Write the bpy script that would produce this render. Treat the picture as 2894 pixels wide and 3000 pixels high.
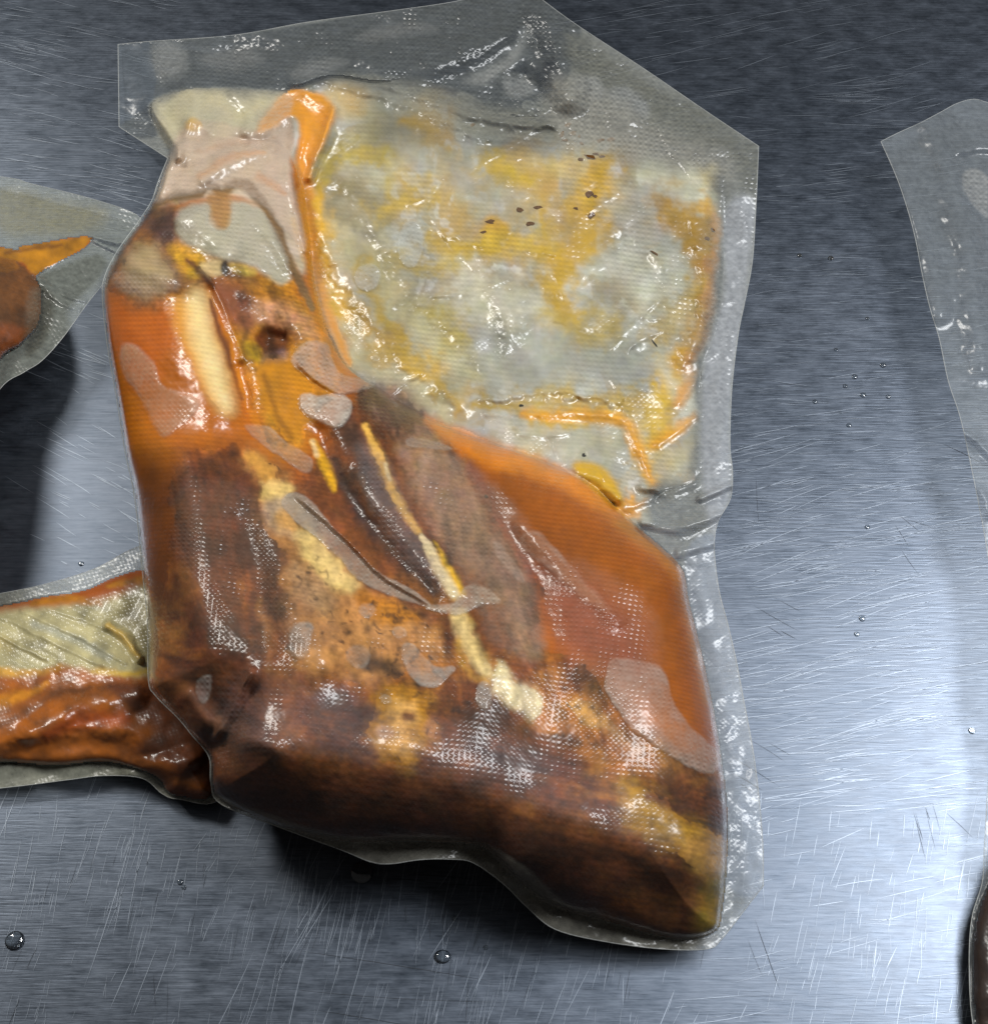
import bpy, math, random
import numpy as np
from mathutils import Vector, Matrix

# ------------------------------------------------------------------ camera, light, exposure
scene = bpy.context.scene
for o in list(bpy.data.objects):
    bpy.data.objects.remove(o)
COL = scene.collection

TILT = math.radians(30.0)          # camera leans over the table from the near edge
DIST = 0.44                        # metres from lens to the middle of the picture
HALF = 0.150                       # half the picture's width at that distance
cam_d = bpy.data.cameras.new('camera')
cam_d.sensor_fit = 'HORIZONTAL'
cam_d.sensor_width = 36.0
cam_d.lens = 18.0 * DIST / HALF
cam_d.clip_start = 0.01
cam_d.clip_end = 50.0
cam = bpy.data.objects.new('camera', cam_d)
COL.objects.link(cam)
CAM = np.array([0.0, -DIST * math.sin(TILT), DIST * math.cos(TILT)])
cam.location = CAM
cam.rotation_euler = (TILT, 0, 0)
scene.camera = cam

world = bpy.data.worlds.new('World')
scene.world = world
world.use_nodes = True
wb = world.node_tree.nodes['Background']
wb.inputs[0].default_value = (0.68, 0.66, 0.64, 1)
wb.inputs[1].default_value = 0.10

def lamp(name, loc, target, sx, sy, power, color):
    d = bpy.data.lights.new(name, 'AREA')
    d.shape = 'RECTANGLE'; d.size = sx; d.size_y = sy
    d.energy = power; d.color = color
    o = bpy.data.objects.new(name, d)
    COL.objects.link(o)
    o.location = loc
    v = Vector(target) - Vector(loc)
    o.rotation_euler = v.to_track_quat('-Z', 'Y').to_euler()
    return o

lamp('kitchen_lamp_right', (0.66, 0.22, 1.22), (0.05, 0, 0), 0.50, 0.36, 17.5, (0.96, 0.98, 1.0))
lamp('kitchen_lamp_left', (-0.80, 0.66, 1.08), (-0.05, 0, 0), 0.28, 0.28, 10.5, (1.0, 0.97, 0.91))

scene.view_settings.view_transform = 'Standard'
scene.view_settings.look = 'None'
scene.view_settings.gamma = 1.0
scene.view_settings.use_curve_mapping = False
scene.view_settings.exposure = 0.0
scene.render.engine = 'CYCLES'
scene.cycles.use_denoising = True
scene.cycles.max_bounces = 5
scene.cycles.transparent_max_bounces = 10
scene.cycles.sample_clamp_indirect = 6.0
scene.cycles.caustics_reflective = False
scene.cycles.caustics_refractive = False

# ------------------------------------------------------------------ helpers
MM = 0.001
TH = HALF / DIST
RIGHT = np.array([1.0, 0, 0])
UP = np.array([0, math.cos(TILT), math.sin(TILT)])
FWD = np.array([0, math.sin(TILT), -math.cos(TILT)])
PW, PH = 1891.0, 1961.9

def unproject(px, py, h):
    """table-plan point seen at plan coordinate (px, py), raised to height h (metres)"""
    X = (px - PW / 2) / (PW / 2) * TH
    Y = -(py - PH / 2) / (PW / 2) * TH
    d = [X * RIGHT[i] + Y * UP[i] + FWD[i] for i in range(3)]
    t = (h - CAM[2]) / d[2]
    return CAM[0] + t * d[0], CAM[1] + t * d[1], CAM[2] + t * d[2]

def pt(px, py, hmm=0.0):
    a = unproject(np.float64(px), np.float64(py), hmm * MM)
    return Vector((float(a[0]), float(a[1]), float(a[2])))

PXM = 2 * HALF / PW                # metres per plan unit, roughly 0.159 mm

def warm(c):
    return (min(255, c[0] * 1.02), c[1] * 1.13, c[2] * 0.5)

def lin(c):
    a = np.array(c, dtype=np.float64) / 255.0
    return np.where(a <= 0.04045, a / 12.92, ((a + 0.055) / 1.055) ** 2.4)

def noise2(x, y, scale, seed):
    r = np.random.RandomState(seed)
    L = r.rand(128, 128)
    u = x / scale + 13.37 * (seed % 7); v = y / scale + 7.77 * (seed % 5)
    i = np.floor(u).astype(int); j = np.floor(v).astype(int)
    fu = u - i; fv = v - j
    fu = fu * fu * (3 - 2 * fu); fv = fv * fv * (3 - 2 * fv)
    i0 = i % 128; i1 = (i + 1) % 128; j0 = j % 128; j1 = (j + 1) % 128
    a = L[j0, i0] * (1 - fu) + L[j0, i1] * fu
    b = L[j1, i0] * (1 - fu) + L[j1, i1] * fu
    return (a * (1 - fv) + b * fv) * 2 - 1

def fbm(x, y, scale, seed, octv=4):
    s = 0; a = 1.0; t = 0
    for k in range(octv):
        s = s + a * noise2(x, y, scale / 2 ** k, seed + 11 * k); t += a; a *= 0.55
    return s / t

def spline(pts, closed=True, n=6):
    """Catmull-Rom through the points; a third entry marks a sharp corner"""
    out = []
    N = len(pts)
    rng = range(N) if closed else range(N - 1)
    P = [np.array(p[:2], float) for p in pts]
    sharp = [len(p) > 2 for p in pts]
    for i in rng:
        p1 = P[i]; p2 = P[(i + 1) % N]
        p0 = P[(i - 1) % N] if (closed or i > 0) else p1
        p3 = P[(i + 2) % N] if (closed or i < N - 2) else p2
        if sharp[i]: p0 = 2 * p1 - p2
        if sharp[(i + 1) % N]: p3 = 2 * p2 - p1
        for k in range(n):
            t = k / n
            out.append(0.5 * ((2 * p1) + (-p0 + p2) * t + (2 * p0 - 5 * p1 + 4 * p2 - p3) * t * t
                              + (-p0 + 3 * p1 - 3 * p2 + p3) * t ** 3))
    if not closed: out.append(P[-1])
    return np.array(out)

def seg_dist(x, y, poly, closed=True, want_pt=False):
    best = np.full(x.shape, 1e18)
    if want_pt: cx = np.zeros_like(x); cy = np.zeros_like(y)
    tt = np.zeros_like(x)
    n = len(poly); m = n if closed else n - 1
    for i in range(m):
        ax, ay = poly[i]; bx, by = poly[(i + 1) % n]
        dx, dy = bx - ax, by - ay
        L = dx * dx + dy * dy
        if L < 1e-12: continue
        t = np.clip(((x - ax) * dx + (y - ay) * dy) / L, 0, 1)
        qx = ax + t * dx; qy = ay + t * dy
        d = (x - qx) ** 2 + (y - qy) ** 2
        m_ = d < best
        best = np.where(m_, d, best)
        tt = np.where(m_, (i + t) / m, tt)
        if want_pt:
            cx = np.where(m_, qx, cx); cy = np.where(m_, qy, cy)
    if want_pt: return np.sqrt(best), cx, cy
    return np.sqrt(best), tt

def inside(x, y, poly):
    c = np.zeros(x.shape, bool)
    n = len(poly)
    for i in range(n):
        x1, y1 = poly[i]; x2, y2 = poly[(i + 1) % n]
        if y1 == y2: continue
        cond = (y1 > y) != (y2 > y)
        c ^= cond & (x < (x2 - x1) * (y - y1) / (y2 - y1) + x1)
    return c

def sstep(a, b, v):
    t = np.clip((v - a) / (b - a), 0, 1)
    return t * t * (3 - 2 * t)

def idw(x, y, ctrl, p=3.0, eps=25.0):
    num = np.zeros_like(x); den = np.zeros_like(x)
    for cx, cy, v in ctrl:
        w = 1.0 / (((x - cx) ** 2 + (y - cy) ** 2 + eps * eps) ** (p / 2))
        num += w * v; den += w
    return num / den

class Grid:
    def __init__(s, x0, y0, x1, y1, pitch):
        s.nx = int((x1 - x0) / pitch) + 1; s.ny = int((y1 - y0) / pitch) + 1
        s.x, s.y = np.meshgrid(x0 + pitch * np.arange(s.nx), y0 + pitch * np.arange(s.ny))
        s.pitch = pitch; s.x0 = x0; s.y0 = y0; s.sf = 1.0
        s.wa = fbm(s.x, s.y, 60, 3, 4) + 0.4 * fbm(s.x, s.y, 13, 5, 2); s.wb = fbm(s.x, s.y, 60, 17, 4) + 0.4 * fbm(s.x, s.y, 13, 19, 2)
    def box(s, pts, m):
        a = np.array([p[:2] for p in pts], float)
        i0 = max(0, int((a[:, 0].min() - m - s.x0) / s.pitch)); i1 = min(s.nx, int((a[:, 0].max() + m - s.x0) / s.pitch) + 2)
        j0 = max(0, int((a[:, 1].min() - m - s.y0) / s.pitch)); j1 = min(s.ny, int((a[:, 1].max() + m - s.y0) / s.pitch) + 2)
        return slice(j0, max(j0, j1)), slice(i0, max(i0, i1))
    def sdf(s, poly):
        d, t = seg_dist(s.x, s.y, poly)
        return np.where(inside(s.x, s.y, poly), -d, d)
    def patch(s, pts, soft=8, warp=8, smooth=True):
        """(window, coverage 0..1) of a closed patch with a soft, uneven border"""
        poly = spline(pts) if smooth else np.array(pts, float)
        soft = soft * s.sf; warp = warp * (1.6 if s.sf > 1 else 1)
        w = s.box(poly, soft * 2 + warp * 2 + 4)
        x = s.x[w] + warp * s.wa[w]; y = s.y[w] + warp * s.wb[w]
        if x.size == 0: return w, np.zeros(x.shape)
        d, _ = seg_dist(x, y, poly)
        d = np.where(inside(x, y, poly), -d, d)
        return w, 1 - sstep(-soft, soft, d)
    def stroke(s, pts, width, soft=0.6, warp=8):
        """a brush stroke: coverage 1 on the line, 0 at the given half width (number or list)"""
        poly = spline(pts, closed=False)
        wmax = max(width) if isinstance(width, (list, tuple)) else width
        warp = warp * (1.4 if s.sf > 1 else 1)
        w = s.box(poly, wmax + warp * 2 + 4)
        x = s.x[w] + warp * s.wa[w]; y = s.y[w] + warp * s.wb[w]
        if x.size == 0: return w, np.zeros(x.shape)
        d, t = seg_dist(x, y, poly, closed=False)
        if isinstance(width, (list, tuple)):
            ww = np.interp(t, np.linspace(0, 1, len(width)), width)
        else: ww = width
        ww = ww * (1.12 + 0.35 * s.wb[w])
        return w, 1 - sstep(1 - min(1.0, soft * 1.6), 1.0, d / ww)

def blob(cx, cy, rx, ry, ang=0, n=14):
    a = math.radians(ang); out = []
    for k in range(n):
        t = 2 * math.pi * k / n
        u, v = rx * math.cos(t), ry * math.sin(t)
        out.append((cx + u * math.cos(a) - v * math.sin(a), cy + u * math.sin(a) + v * math.cos(a)))
    return out

def grid_mesh(name, g, h, fmask, mat, parent=None, snap=None, attrs=None, px=None, py=None):
    """one mesh from the cells of a grid where fmask holds"""
    if not fmask.any(): return None
    vm = np.zeros((g.ny, g.nx), bool)
    vm[:-1, :-1] |= fmask; vm[1:, :-1] |= fmask; vm[:-1, 1:] |= fmask; vm[1:, 1:] |= fmask
    idx = np.full((g.ny, g.nx), -1, np.int64)
    n = int(vm.sum()); idx[vm] = np.arange(n)
    X = (g.x if px is None else px)[vm]; Y = (g.y if py is None else py)[vm]
    wx, wy, wz = unproject(X, Y, h[vm])
    co = np.stack([wx, wy, wz], 1).astype(np.float32)
    a = idx[:-1, :-1][fmask]; b = idx[1:, :-1][fmask]; c = idx[1:, 1:][fmask]; d = idx[:-1, 1:][fmask]
    faces = np.stack([a, b, c, d], 1).astype(np.int32)
    me = bpy.data.meshes.new(name)
    nf = len(faces)
    me.vertices.add(n); me.vertices.foreach_set('co', co.ravel())
    me.loops.add(nf * 4); me.loops.foreach_set('vertex_index', faces.ravel())
    me.polygons.add(nf)
    me.polygons.foreach_set('loop_start', np.arange(0, nf * 4, 4, dtype=np.int32))
    me.update(calc_edges=True)
    me.polygons.foreach_set('use_smooth', np.ones(nf, bool))
    for k, v in (attrs or {}).items():
        if v.ndim == 3:
            at = me.attributes.new(k, 'FLOAT_VECTOR', 'POINT')
            at.data.foreach_set('vector', v[vm].astype(np.float32).ravel())
        else:
            at = me.attributes.new(k, 'FLOAT', 'POINT')
            at.data.foreach_set('value', v[vm].astype(np.float32).ravel())
    me.materials.append(mat)
    o = bpy.data.objects.new(name, me)
    COL.objects.link(o)
    if parent: o.parent = parent
    return o

def py_mesh(name, verts, faces, mat, parent=None, smooth=True):
    me = bpy.data.meshes.new(name)
    me.from_pydata([tuple(v) for v in verts], [], faces)
    me.update()
    if smooth: me.polygons.foreach_set('use_smooth', [True] * len(me.polygons))
    me.materials.append(mat)
    o = bpy.data.objects.new(name, me); COL.objects.link(o)
    if parent: o.parent = parent
    return o

def tube(name, pts, r, mat, parent=None, closed=False, sides=5):
    vs = []; fs = []
    n = len(pts)
    for i, p in enumerate(pts):
        q = pts[(i + 1) % n] if (closed or i < n - 1) else p
        o = pts[i - 1] if (closed or i > 0) else p
        t = (q - o).normalized()
        s = t.cross(Vector((0, 0, 1)))
        if s.length < 1e-6: s = Vector((1, 0, 0))
        s.normalize(); u = s.cross(t)
        for k in range(sides):
            a = 2 * math.pi * k / sides
            vs.append(p + (s * math.cos(a) + u * math.sin(a)) * r)
    m = n if closed else n - 1
    for i in range(m):
        for k in range(sides):
            fs.append((i * sides + k, i * sides + (k + 1) % sides,
                       ((i + 1) % n) * sides + (k + 1) % sides, ((i + 1) % n) * sides + k))
    return py_mesh(name, vs, fs, mat, parent)

def empty(name, loc):
    o = bpy.data.objects.new(name, None); COL.objects.link(o)
    o.empty_display_size = 0.01
    return o

def tag(o, label=None, cat=None, group=None, kind=None):
    if label: o['label'] = label
    if cat: o['category'] = cat
    if group: o['group'] = group
    if kind: o['kind'] = kind
    return o

# ------------------------------------------------------------------ materials
class NT:
    def __init__(s, name):
        s.m = bpy.data.materials.new(name); s.m.use_nodes = True
        s.t = s.m.node_tree; s.t.nodes.clear()
        s.out = s.n('ShaderNodeOutputMaterial')
    def n(s, kind, **kw):
        x = s.t.nodes.new(kind)
        for k, v in kw.items():
            if k.startswith('i_'): x.inputs[k[2:].replace('_', ' ')].default_value = v
            else: setattr(x, k, v)
        return x
    def l(s, a, b): s.t.links.new(a, b)
    def math(s, op, a, b=None, clamp=False):
        x = s.n('ShaderNodeMath', operation=op, use_clamp=clamp)
        for k, v in enumerate([a, b]):
            if v is None: continue
            if isinstance(v, (int, float)): x.inputs[k].default_value = v
            else: s.l(v, x.inputs[k])
        return x.outputs[0]
    def attr(s, name, out='Fac'):
        return s.n('ShaderNodeAttribute', attribute_name=name).outputs[out]

def mat_steel():
    k = NT('scratched_steel')
    tc = k.n('ShaderNodeTexCoord').outputs['Object']
    def streak(rot, sx, sy, detail=6, rough=0.7):
        mp = k.n('ShaderNodeMapping'); k.l(tc, mp.inputs['Vector'])
        mp.inputs['Rotation'].default_value = (0, 0, math.radians(rot))
        mp.inputs['Scale'].default_value = (sx, sy, 1)
        nz = k.n('ShaderNodeTexNoise'); k.l(mp.outputs[0], nz.inputs['Vector'])
        nz.inputs['Scale'].default_value = 1.0; nz.inputs['Detail'].default_value = detail
        nz.inputs['Roughness'].default_value = rough
        return nz.outputs['Fac']
    a = streak(-10, 60, 1300, 2); b = streak(72, 90, 1500, 2)
    big = streak(0, 10, 10, 3, 0.6)
    blot = streak(35, 110, 210, 3, 0.75)
    h = k.math('ADD', k.math('MULTIPLY', a, 0.55), k.math('MULTIPLY', b, 0.75))
    bump = k.n('ShaderNodeBump'); k.l(h, bump.inputs['Height'])
    bump.inputs['Strength'].default_value = 0.25; bump.inputs['Distance'].default_value = 0.00022
    p = k.n('ShaderNodeBsdfPrincipled')
    ramp = k.n('ShaderNodeValToRGB'); k.l(k.math('ADD', k.math('MULTIPLY', k.math('ADD', big, b), 0.35), k.math('MULTIPLY', blot, 0.3)), ramp.inputs[0])
    ramp.color_ramp.elements[0].position = 0.3; ramp.color_ramp.elements[0].color = (0.056, 0.071, 0.094, 1)
    ramp.color_ramp.elements[1].position = 0.75; ramp.color_ramp.elements[1].color = (0.192, 0.218, 0.264, 1)
    k.l(ramp.outputs[0], p.inputs['Base Color'])
    p.inputs['Metallic'].default_value = 1.0
    r = k.math('ADD', k.math('ADD', k.math('MULTIPLY', k.math('ADD', a, b), 0.06), k.math('MULTIPLY', blot, 0.24)), 0.22)
    k.l(r, p.inputs['Roughness'])
    k.l(bump.outputs[0], p.inputs['Normal'])
    k.l(p.outputs[0], k.out.inputs[0])
    return k.m

def mat_scratch(name, col, rough):
    k = NT(name)
    p = k.n('ShaderNodeBsdfPrincipled')
    p.inputs['Base Color'].default_value = (*col, 1); p.inputs['Metallic'].default_value = 0.85
    p.inputs['Roughness'].default_value = rough
    k.l(p.outputs[0], k.out.inputs[0])
    return k.m

def mat_food(name, rough=0.5, fine=0.18, spec=0.25, scale=900.0, thin=False):
    """cooked meat, fat or sauce: its own colour (col) with fine grain"""
    k = NT(name)
    col = k.attr('col', 'Vector')
    tc = k.n('ShaderNodeTexCoord').outputs['Object']
    nz = k.n('ShaderNodeTexNoise'); k.l(tc, nz.inputs['Vector'])
    nz.inputs['Scale'].default_value = scale; nz.inputs['Detail'].default_value = 4
    f = k.math('ADD', k.math('MULTIPLY', nz.outputs['Fac'], 2 * fine), 1 - fine)
    mul = k.n('ShaderNodeVectorMath', operation='SCALE'); k.l(col, mul.inputs[0]); k.l(f, mul.inputs['Scale'])
    p = k.n('ShaderNodeBsdfPrincipled')
    k.l(mul.outputs[0], p.inputs['Base Color'])
    p.inputs['Roughness'].default_value = rough
    p.inputs['Specular IOR Level'].default_value = spec
    b = k.n('ShaderNodeBump'); k.l(nz.outputs['Fac'], b.inputs['Height'])
    b.inputs['Strength'].default_value = 0.25; b.inputs['Distance'].default_value = 0.0004
    k.l(b.outputs[0], p.inputs['Normal'])
    if thin: k.l(k.attr('cover'), p.inputs['Alpha'])
    k.l(p.outputs[0], k.out.inputs[0])
    return k.m

def mat_film(name, tint=(0.80, 0.82, 0.79), gloss=0.85, pitch=(10.5, 9.5)):
    """embossed clear vacuum film: mostly see-through, a little milky (haze), glossy, with rows of small bumps"""
    k = NT(name)
    e = k.n('ShaderNodeAttribute', attribute_name='emb').outputs['Vector']
    sep = k.n('ShaderNodeSeparateXYZ'); k.l(e, sep.inputs[0])
    u = k.math('SINE', k.math('MULTIPLY', sep.outputs[0], 2 * math.pi / pitch[0]))
    v = k.math('SINE', k.math('MULTIPLY', sep.outputs[1], 2 * math.pi / pitch[1]))
    hh = k.math('ADD', k.math('MULTIPLY', k.math('MULTIPLY', u, v), 0.6), k.math('MULTIPLY', v, 0.55))
    tc = k.n('ShaderNodeTexCoord').outputs['Object']
    nz = k.n('ShaderNodeTexNoise'); k.l(tc, nz.inputs['Vector'])
    nz.inputs['Scale'].default_value = 420; nz.inputs['Detail'].default_value = 1
    hh = k.math('MULTIPLY', hh, sep.outputs[2])
    hh = k.math('ADD', hh, k.math('MULTIPLY', nz.outputs['Fac'], 2.2))
    bump = k.n('ShaderNodeBump'); k.l(hh, bump.inputs['Height'])
    bump.inputs['Strength'].default_value = 1.0; bump.inputs['Distance'].default_value = 0.000045
    haze = k.attr('haze')
    nz2 = k.n('ShaderNodeTexNoise'); k.l(tc, nz2.inputs['Vector'])
    nz2.inputs['Scale'].default_value = 520; nz2.inputs['Detail'].default_value = 2
    cell = k.math('ADD', k.math('MULTIPLY', k.math('MULTIPLY', k.math('ADD', k.math('MULTIPLY', u, v), k.math('MULTIPLY', v, 0.8)), 0.09), sep.outputs[2]), 1.0)
    hz = k.math('MULTIPLY', k.math('MULTIPLY', haze, k.math('ADD', k.math('MULTIPLY', nz2.outputs['Fac'], 1.1), 0.5)), cell, True)
    tr = k.n('ShaderNodeBsdfTransparent'); tr.inputs[0].default_value = (0.97, 0.97, 0.96, 1)
    df = k.n('ShaderNodeBsdfDiffuse'); k.l(bump.outputs[0], df.inputs['Normal'])
    tl = k.n('ShaderNodeBsdfTranslucent')
    hc = k.n('ShaderNodeAttribute', attribute_name='tint').outputs['Vector']
    k.l(hc, df.inputs[0]); k.l(hc, tl.inputs[0])
    milk = k.n('ShaderNodeMixShader'); milk.inputs[0].default_value = 0.25
    k.l(df.outputs[0], milk.inputs[1]); k.l(tl.outputs[0], milk.inputs[2])
    m1 = k.n('ShaderNodeMixShader'); k.l(hz, m1.inputs[0]); k.l(tr.outputs[0], m1.inputs[1]); k.l(milk.outputs[0], m1.inputs[2])
    gl = k.n('ShaderNodeBsdfGlossy'); gl.inputs['Roughness'].default_value = 0.24
    k.l(bump.outputs[0], gl.inputs['Normal'])
    fr = k.n('ShaderNodeFresnel'); fr.inputs['IOR'].default_value = 1.5; k.l(bump.outputs[0], fr.inputs['Normal'])
    geo = k.n('ShaderNodeNewGeometry')
    ff = k.math('MULTIPLY', k.math('MULTIPLY', fr.outputs[0], gloss), k.math('SUBTRACT', 1.0, geo.outputs['Backfacing']), True)
    m2 = k.n('ShaderNodeMixShader'); k.l(ff, m2.inputs[0]); k.l(m1.outputs[0], m2.inputs[1]); k.l(gl.outputs[0], m2.inputs[2])
    k.l(m2.outputs[0], k.out.inputs[0])
    return k.m

def mat_plain(name, col, rough=0.4, spec=0.5, trans=0.0, ior=1.33, alpha=1.0):
    k = NT(name)
    p = k.n('ShaderNodeBsdfPrincipled')
    p.inputs['Base Color'].default_value = (*col, 1); p.inputs['Roughness'].default_value = rough
    p.inputs['Specular IOR Level'].default_value = spec
    p.inputs['Transmission Weight'].default_value = trans; p.inputs['IOR'].default_value = ior
    p.inputs['Alpha'].default_value = alpha
    tc = k.n('ShaderNodeTexCoord').outputs['Object']
    nz = k.n('ShaderNodeTexNoise'); k.l(tc, nz.inputs['Vector']); nz.inputs['Scale'].default_value = 700
    if trans == 0:
        b = k.n('ShaderNodeBump'); k.l(nz.outputs['Fac'], b.inputs['Height']); b.inputs['Distance'].default_value = 0.0004
        k.l(b.outputs[0], p.inputs['Normal'])
    k.l(p.outputs[0], k.out.inputs[0])
    return k.m

M_STEEL = mat_steel()
M_FLESH = mat_food('cooked_flesh', 0.55, 0.35, 0.2, 700)
M_FAT = mat_food('rendered_fat', 0.45, 0.15, 0.3, 600)
M_BONE = mat_food('bare_bone', 0.45, 0.08, 0.3, 500)
M_SAUCE = mat_food('amber_sauce', 0.35, 0.08, 0.35, 350)
M_THIN = mat_food('thin_smeared_sauce', 0.35, 0.12, 0.35, 350, True)
M_FILM = mat_film('embossed_film')
M_EDGE = mat_plain('film_cut_edge', (0.72, 0.74, 0.72), 0.25, 0.5, alpha=0.35)
M_CRUMB = mat_plain('browned_spice', (0.20, 0.082, 0.016), 0.6, 0.3)
M_PEPPER = mat_plain('black_pepper', (0.012, 0.010, 0.008), 0.6, 0.3)
def mat_water():
    k = NT('clear_water')
    tr = k.n('ShaderNodeBsdfTransparent'); tr.inputs[0].default_value = (0.93, 0.95, 0.96, 1)
    gl = k.n('ShaderNodeBsdfGlossy'); gl.inputs['Roughness'].default_value = 0.06
    fr = k.n('ShaderNodeFresnel'); fr.inputs['IOR'].default_value = 1.5
    nz = k.n('ShaderNodeTexNoise'); nz.inputs['Scale'].default_value = 3.0
    b = k.n('ShaderNodeBump'); k.l(nz.outputs['Fac'], b.inputs['Height']); b.inputs['Distance'].default_value = 0.00005
    k.l(b.outputs[0], gl.inputs['Normal'])
    mx = k.n('ShaderNodeMixShader'); k.l(k.math('MULTIPLY', fr.outputs[0], 2.2, True), mx.inputs[0])
    k.l(tr.outputs[0], mx.inputs[1]); k.l(gl.outputs[0], mx.inputs[2]); k.l(mx.outputs[0], k.out.inputs[0])
    return k.m
M_WATER = mat_water()

# ------------------------------------------------------------------ the steel table
table = py_mesh('table_top', [(-1.2, -1.0, 0), (1.2, -1.0, 0), (1.2, 1.4, 0), (-1.2, 1.4, 0)], [(0, 1, 2, 3)], M_STEEL, smooth=False)
tag(table, 'scratched brushed stainless steel work table under the pouches', 'table', kind='structure')

rs = random.Random(5)
def scratch_set(name, mat, specs):
    vs = []; fs = []
    for (x0, y0, x1, y1, n, ang, dang, l0, l1, w0, w1) in specs:
        for _ in range(n):
            if rs.random() < 0.3 or not fs:
                hx = rs.uniform(x0, x1); hy = rs.uniform(y0, y1); ha = ang + rs.gauss(0, dang)
            sp = rs.uniform(4, 60)
            x = hx + rs.gauss(0, sp); y = hy + rs.gauss(0, sp)
            a = math.radians(ha + rs.gauss(0, 2.5)); L = rs.uniform(l0, l1) * rs.uniform(0.3, 1)
            cv = rs.gauss(0, 0.05); w = rs.uniform(w0, w1) * 0.8
            K = 7; base = len(vs)
            for k in range(K):
                t = k / (K - 1) - 0.5
                aa = a + cv * t
                px = x + math.cos(aa) * L * t; py = y + math.sin(aa) * L * t
                ww = w * (1 - (2 * abs(t)) ** 3) + 0.02
                nx, ny = -math.sin(aa), math.cos(aa)
                for s in (-1, 1):
                    q = pt(px + nx * ww * s, py + ny * ww * s, 0.0)
                    vs.append((q.x, q.y, 0.00006 + 0.00002 * (len(fs) % 5)))
            for k in range(K - 1):
                b = base + 2 * k
                fs.append((b, b + 1, b + 3, b + 2))
    o = py_mesh(name, vs, fs, mat, table, smooth=False)
    o['kind'] = 'stuff'
    return o

scratch_set('fine_scratches', mat_scratch('bright_scratch', (0.30, 0.34, 0.40), 0.42), [
    (0, 1500, 1300, 2000, 560, 104, 5, 30, 150, 0.25, 0.6),
    (0, 1500, 1300, 1960, 50, 113, 5, 120, 340, 0.5, 0.9),
    (80, 620, 330, 1100, 150, 28, 5, 30, 110, 0.3, 0.7),
    (0, 0, 330, 430, 150, 12, 4, 40, 170, 0.25, 0.6),
    (1380, 300, 1891, 1100, 420, -4, 4, 30, 130, 0.2, 0.5),
    (1380, 850, 1891, 1560, 330, -13, 4, 40, 220, 0.25, 0.7),
    (1380, 1250, 1891, 1960, 160, -9, 5, 40, 200, 0.25, 0.7),
    (1400, 1560, 1891, 1960, 160, 100, 6, 30, 120, 0.25, 0.7),
    (1050, 0, 1891, 320, 160, -10, 6, 40, 200, 0.2, 0.45),
])
scratch_set('dark_scratches', mat_scratch('dark_scratch', (0.05, 0.055, 0.065), 0.5), [
    (0, 1600, 1200, 1960, 8, 6, 4, 250, 520, 0.3, 0.6),
    (1380, 700, 1891, 1960, 24, 35, 25, 40, 160, 0.2, 0.5),
    (0, 1500, 1300, 2000, 90, 104, 6, 30, 110, 0.2, 0.5),
])

# ------------------------------------------------------------------ the main pouch: plan and heights
BAG = spline([(226, 85, 1), (290, 79), (450, 67), (590, 42), (740, 22), (870, 3), (950, -18), (1020, -14, 1), (1100, 45), (1230, 130), (1350, 212),
              (1452, 280, 1), (1447, 390), (1440, 500), (1425, 580), (1413, 640), (1401, 740), (1397, 850), (1402, 905), (1398, 955), (1374, 1000),
              (1367, 1050), (1376, 1130), (1394, 1200), (1410, 1270), (1425, 1350), (1440, 1430), (1452, 1520), (1460, 1620), (1461, 1697, 1),
              (1420, 1750), (1381, 1799), (1354, 1818), (1267, 1818), (1153, 1803), (1062, 1780), (1009, 1738), (963, 1693), (906, 1653),
              (860, 1646), (804, 1647), (747, 1655), (709, 1651), (652, 1628), (538, 1586), (424, 1541), (404, 1500), (400, 1450), (367, 1408), (340, 1375), (298, 1333), (284, 1302),
              (282, 1190), (272, 1090), (257, 950), (240, 870), (224, 770), (205, 660), (196, 570), (200, 530), (225, 480), (265, 424),
              (290, 385), (302, 350), (321, 303, 1), (228, 243, 1)])
BODY = spline([(300, 365), (318, 310), (345, 268), (400, 262), (470, 265), (540, 275), (572, 330), (590, 430), (606, 560), (650, 680), (720, 740), (815, 798), (890, 830), (1010, 870), (1120, 920), (1190, 982), (1262, 1042),
               (1308, 1090), (1320, 1150), (1340, 1230), (1362, 1330), (1380, 1430), (1394, 1560), (1392, 1660), (1384, 1740), (1368, 1788),
               (1290, 1799), (1153, 1764), (1054, 1734), (985, 1684), (948, 1645), (905, 1618), (766, 1613), (690, 1615), (606, 1604), (519, 1580),
               (424, 1535), (404, 1500), (400, 1450), (367, 1408), (340, 1375), (298, 1333), (284, 1302), (282, 1190), (272, 1090), (257, 950), (240, 870), (224, 770), (205, 660), (196, 570),
               (200, 530), (225, 480), (265, 424), (290, 385)])
PUDDLE = spline([(285, 205), (350, 172), (440, 166), (540, 172), (630, 145), (720, 155), (800, 150), (860, 165), (960, 215), (1040, 220), (1080, 180), (1150, 215), (1230, 250), (1300, 290), (1386, 300, 1), (1388, 400), (1385, 560), (1370, 640),
                 (1345, 700), (1340, 760), (1345, 850), (1332, 920), (1260, 952), (1250, 1010), (1150, 1010), (900, 900), (640, 720), (560, 500), (420, 420), (310, 370), (325, 300)])

g = Grid(188, -24, 1470, 1828, 2.5)
d_bag, cxp, cyp = seg_dist(g.x, g.y, BAG, want_pt=True)
in_bag = inside(g.x, g.y, BAG)
d_bag = np.where(in_bag, -d_bag, d_bag)
d_body = g.sdf(BODY)
d_pud = g.sdf(PUDDLE)
dc = np.minimum(d_body, d_pud)

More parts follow.
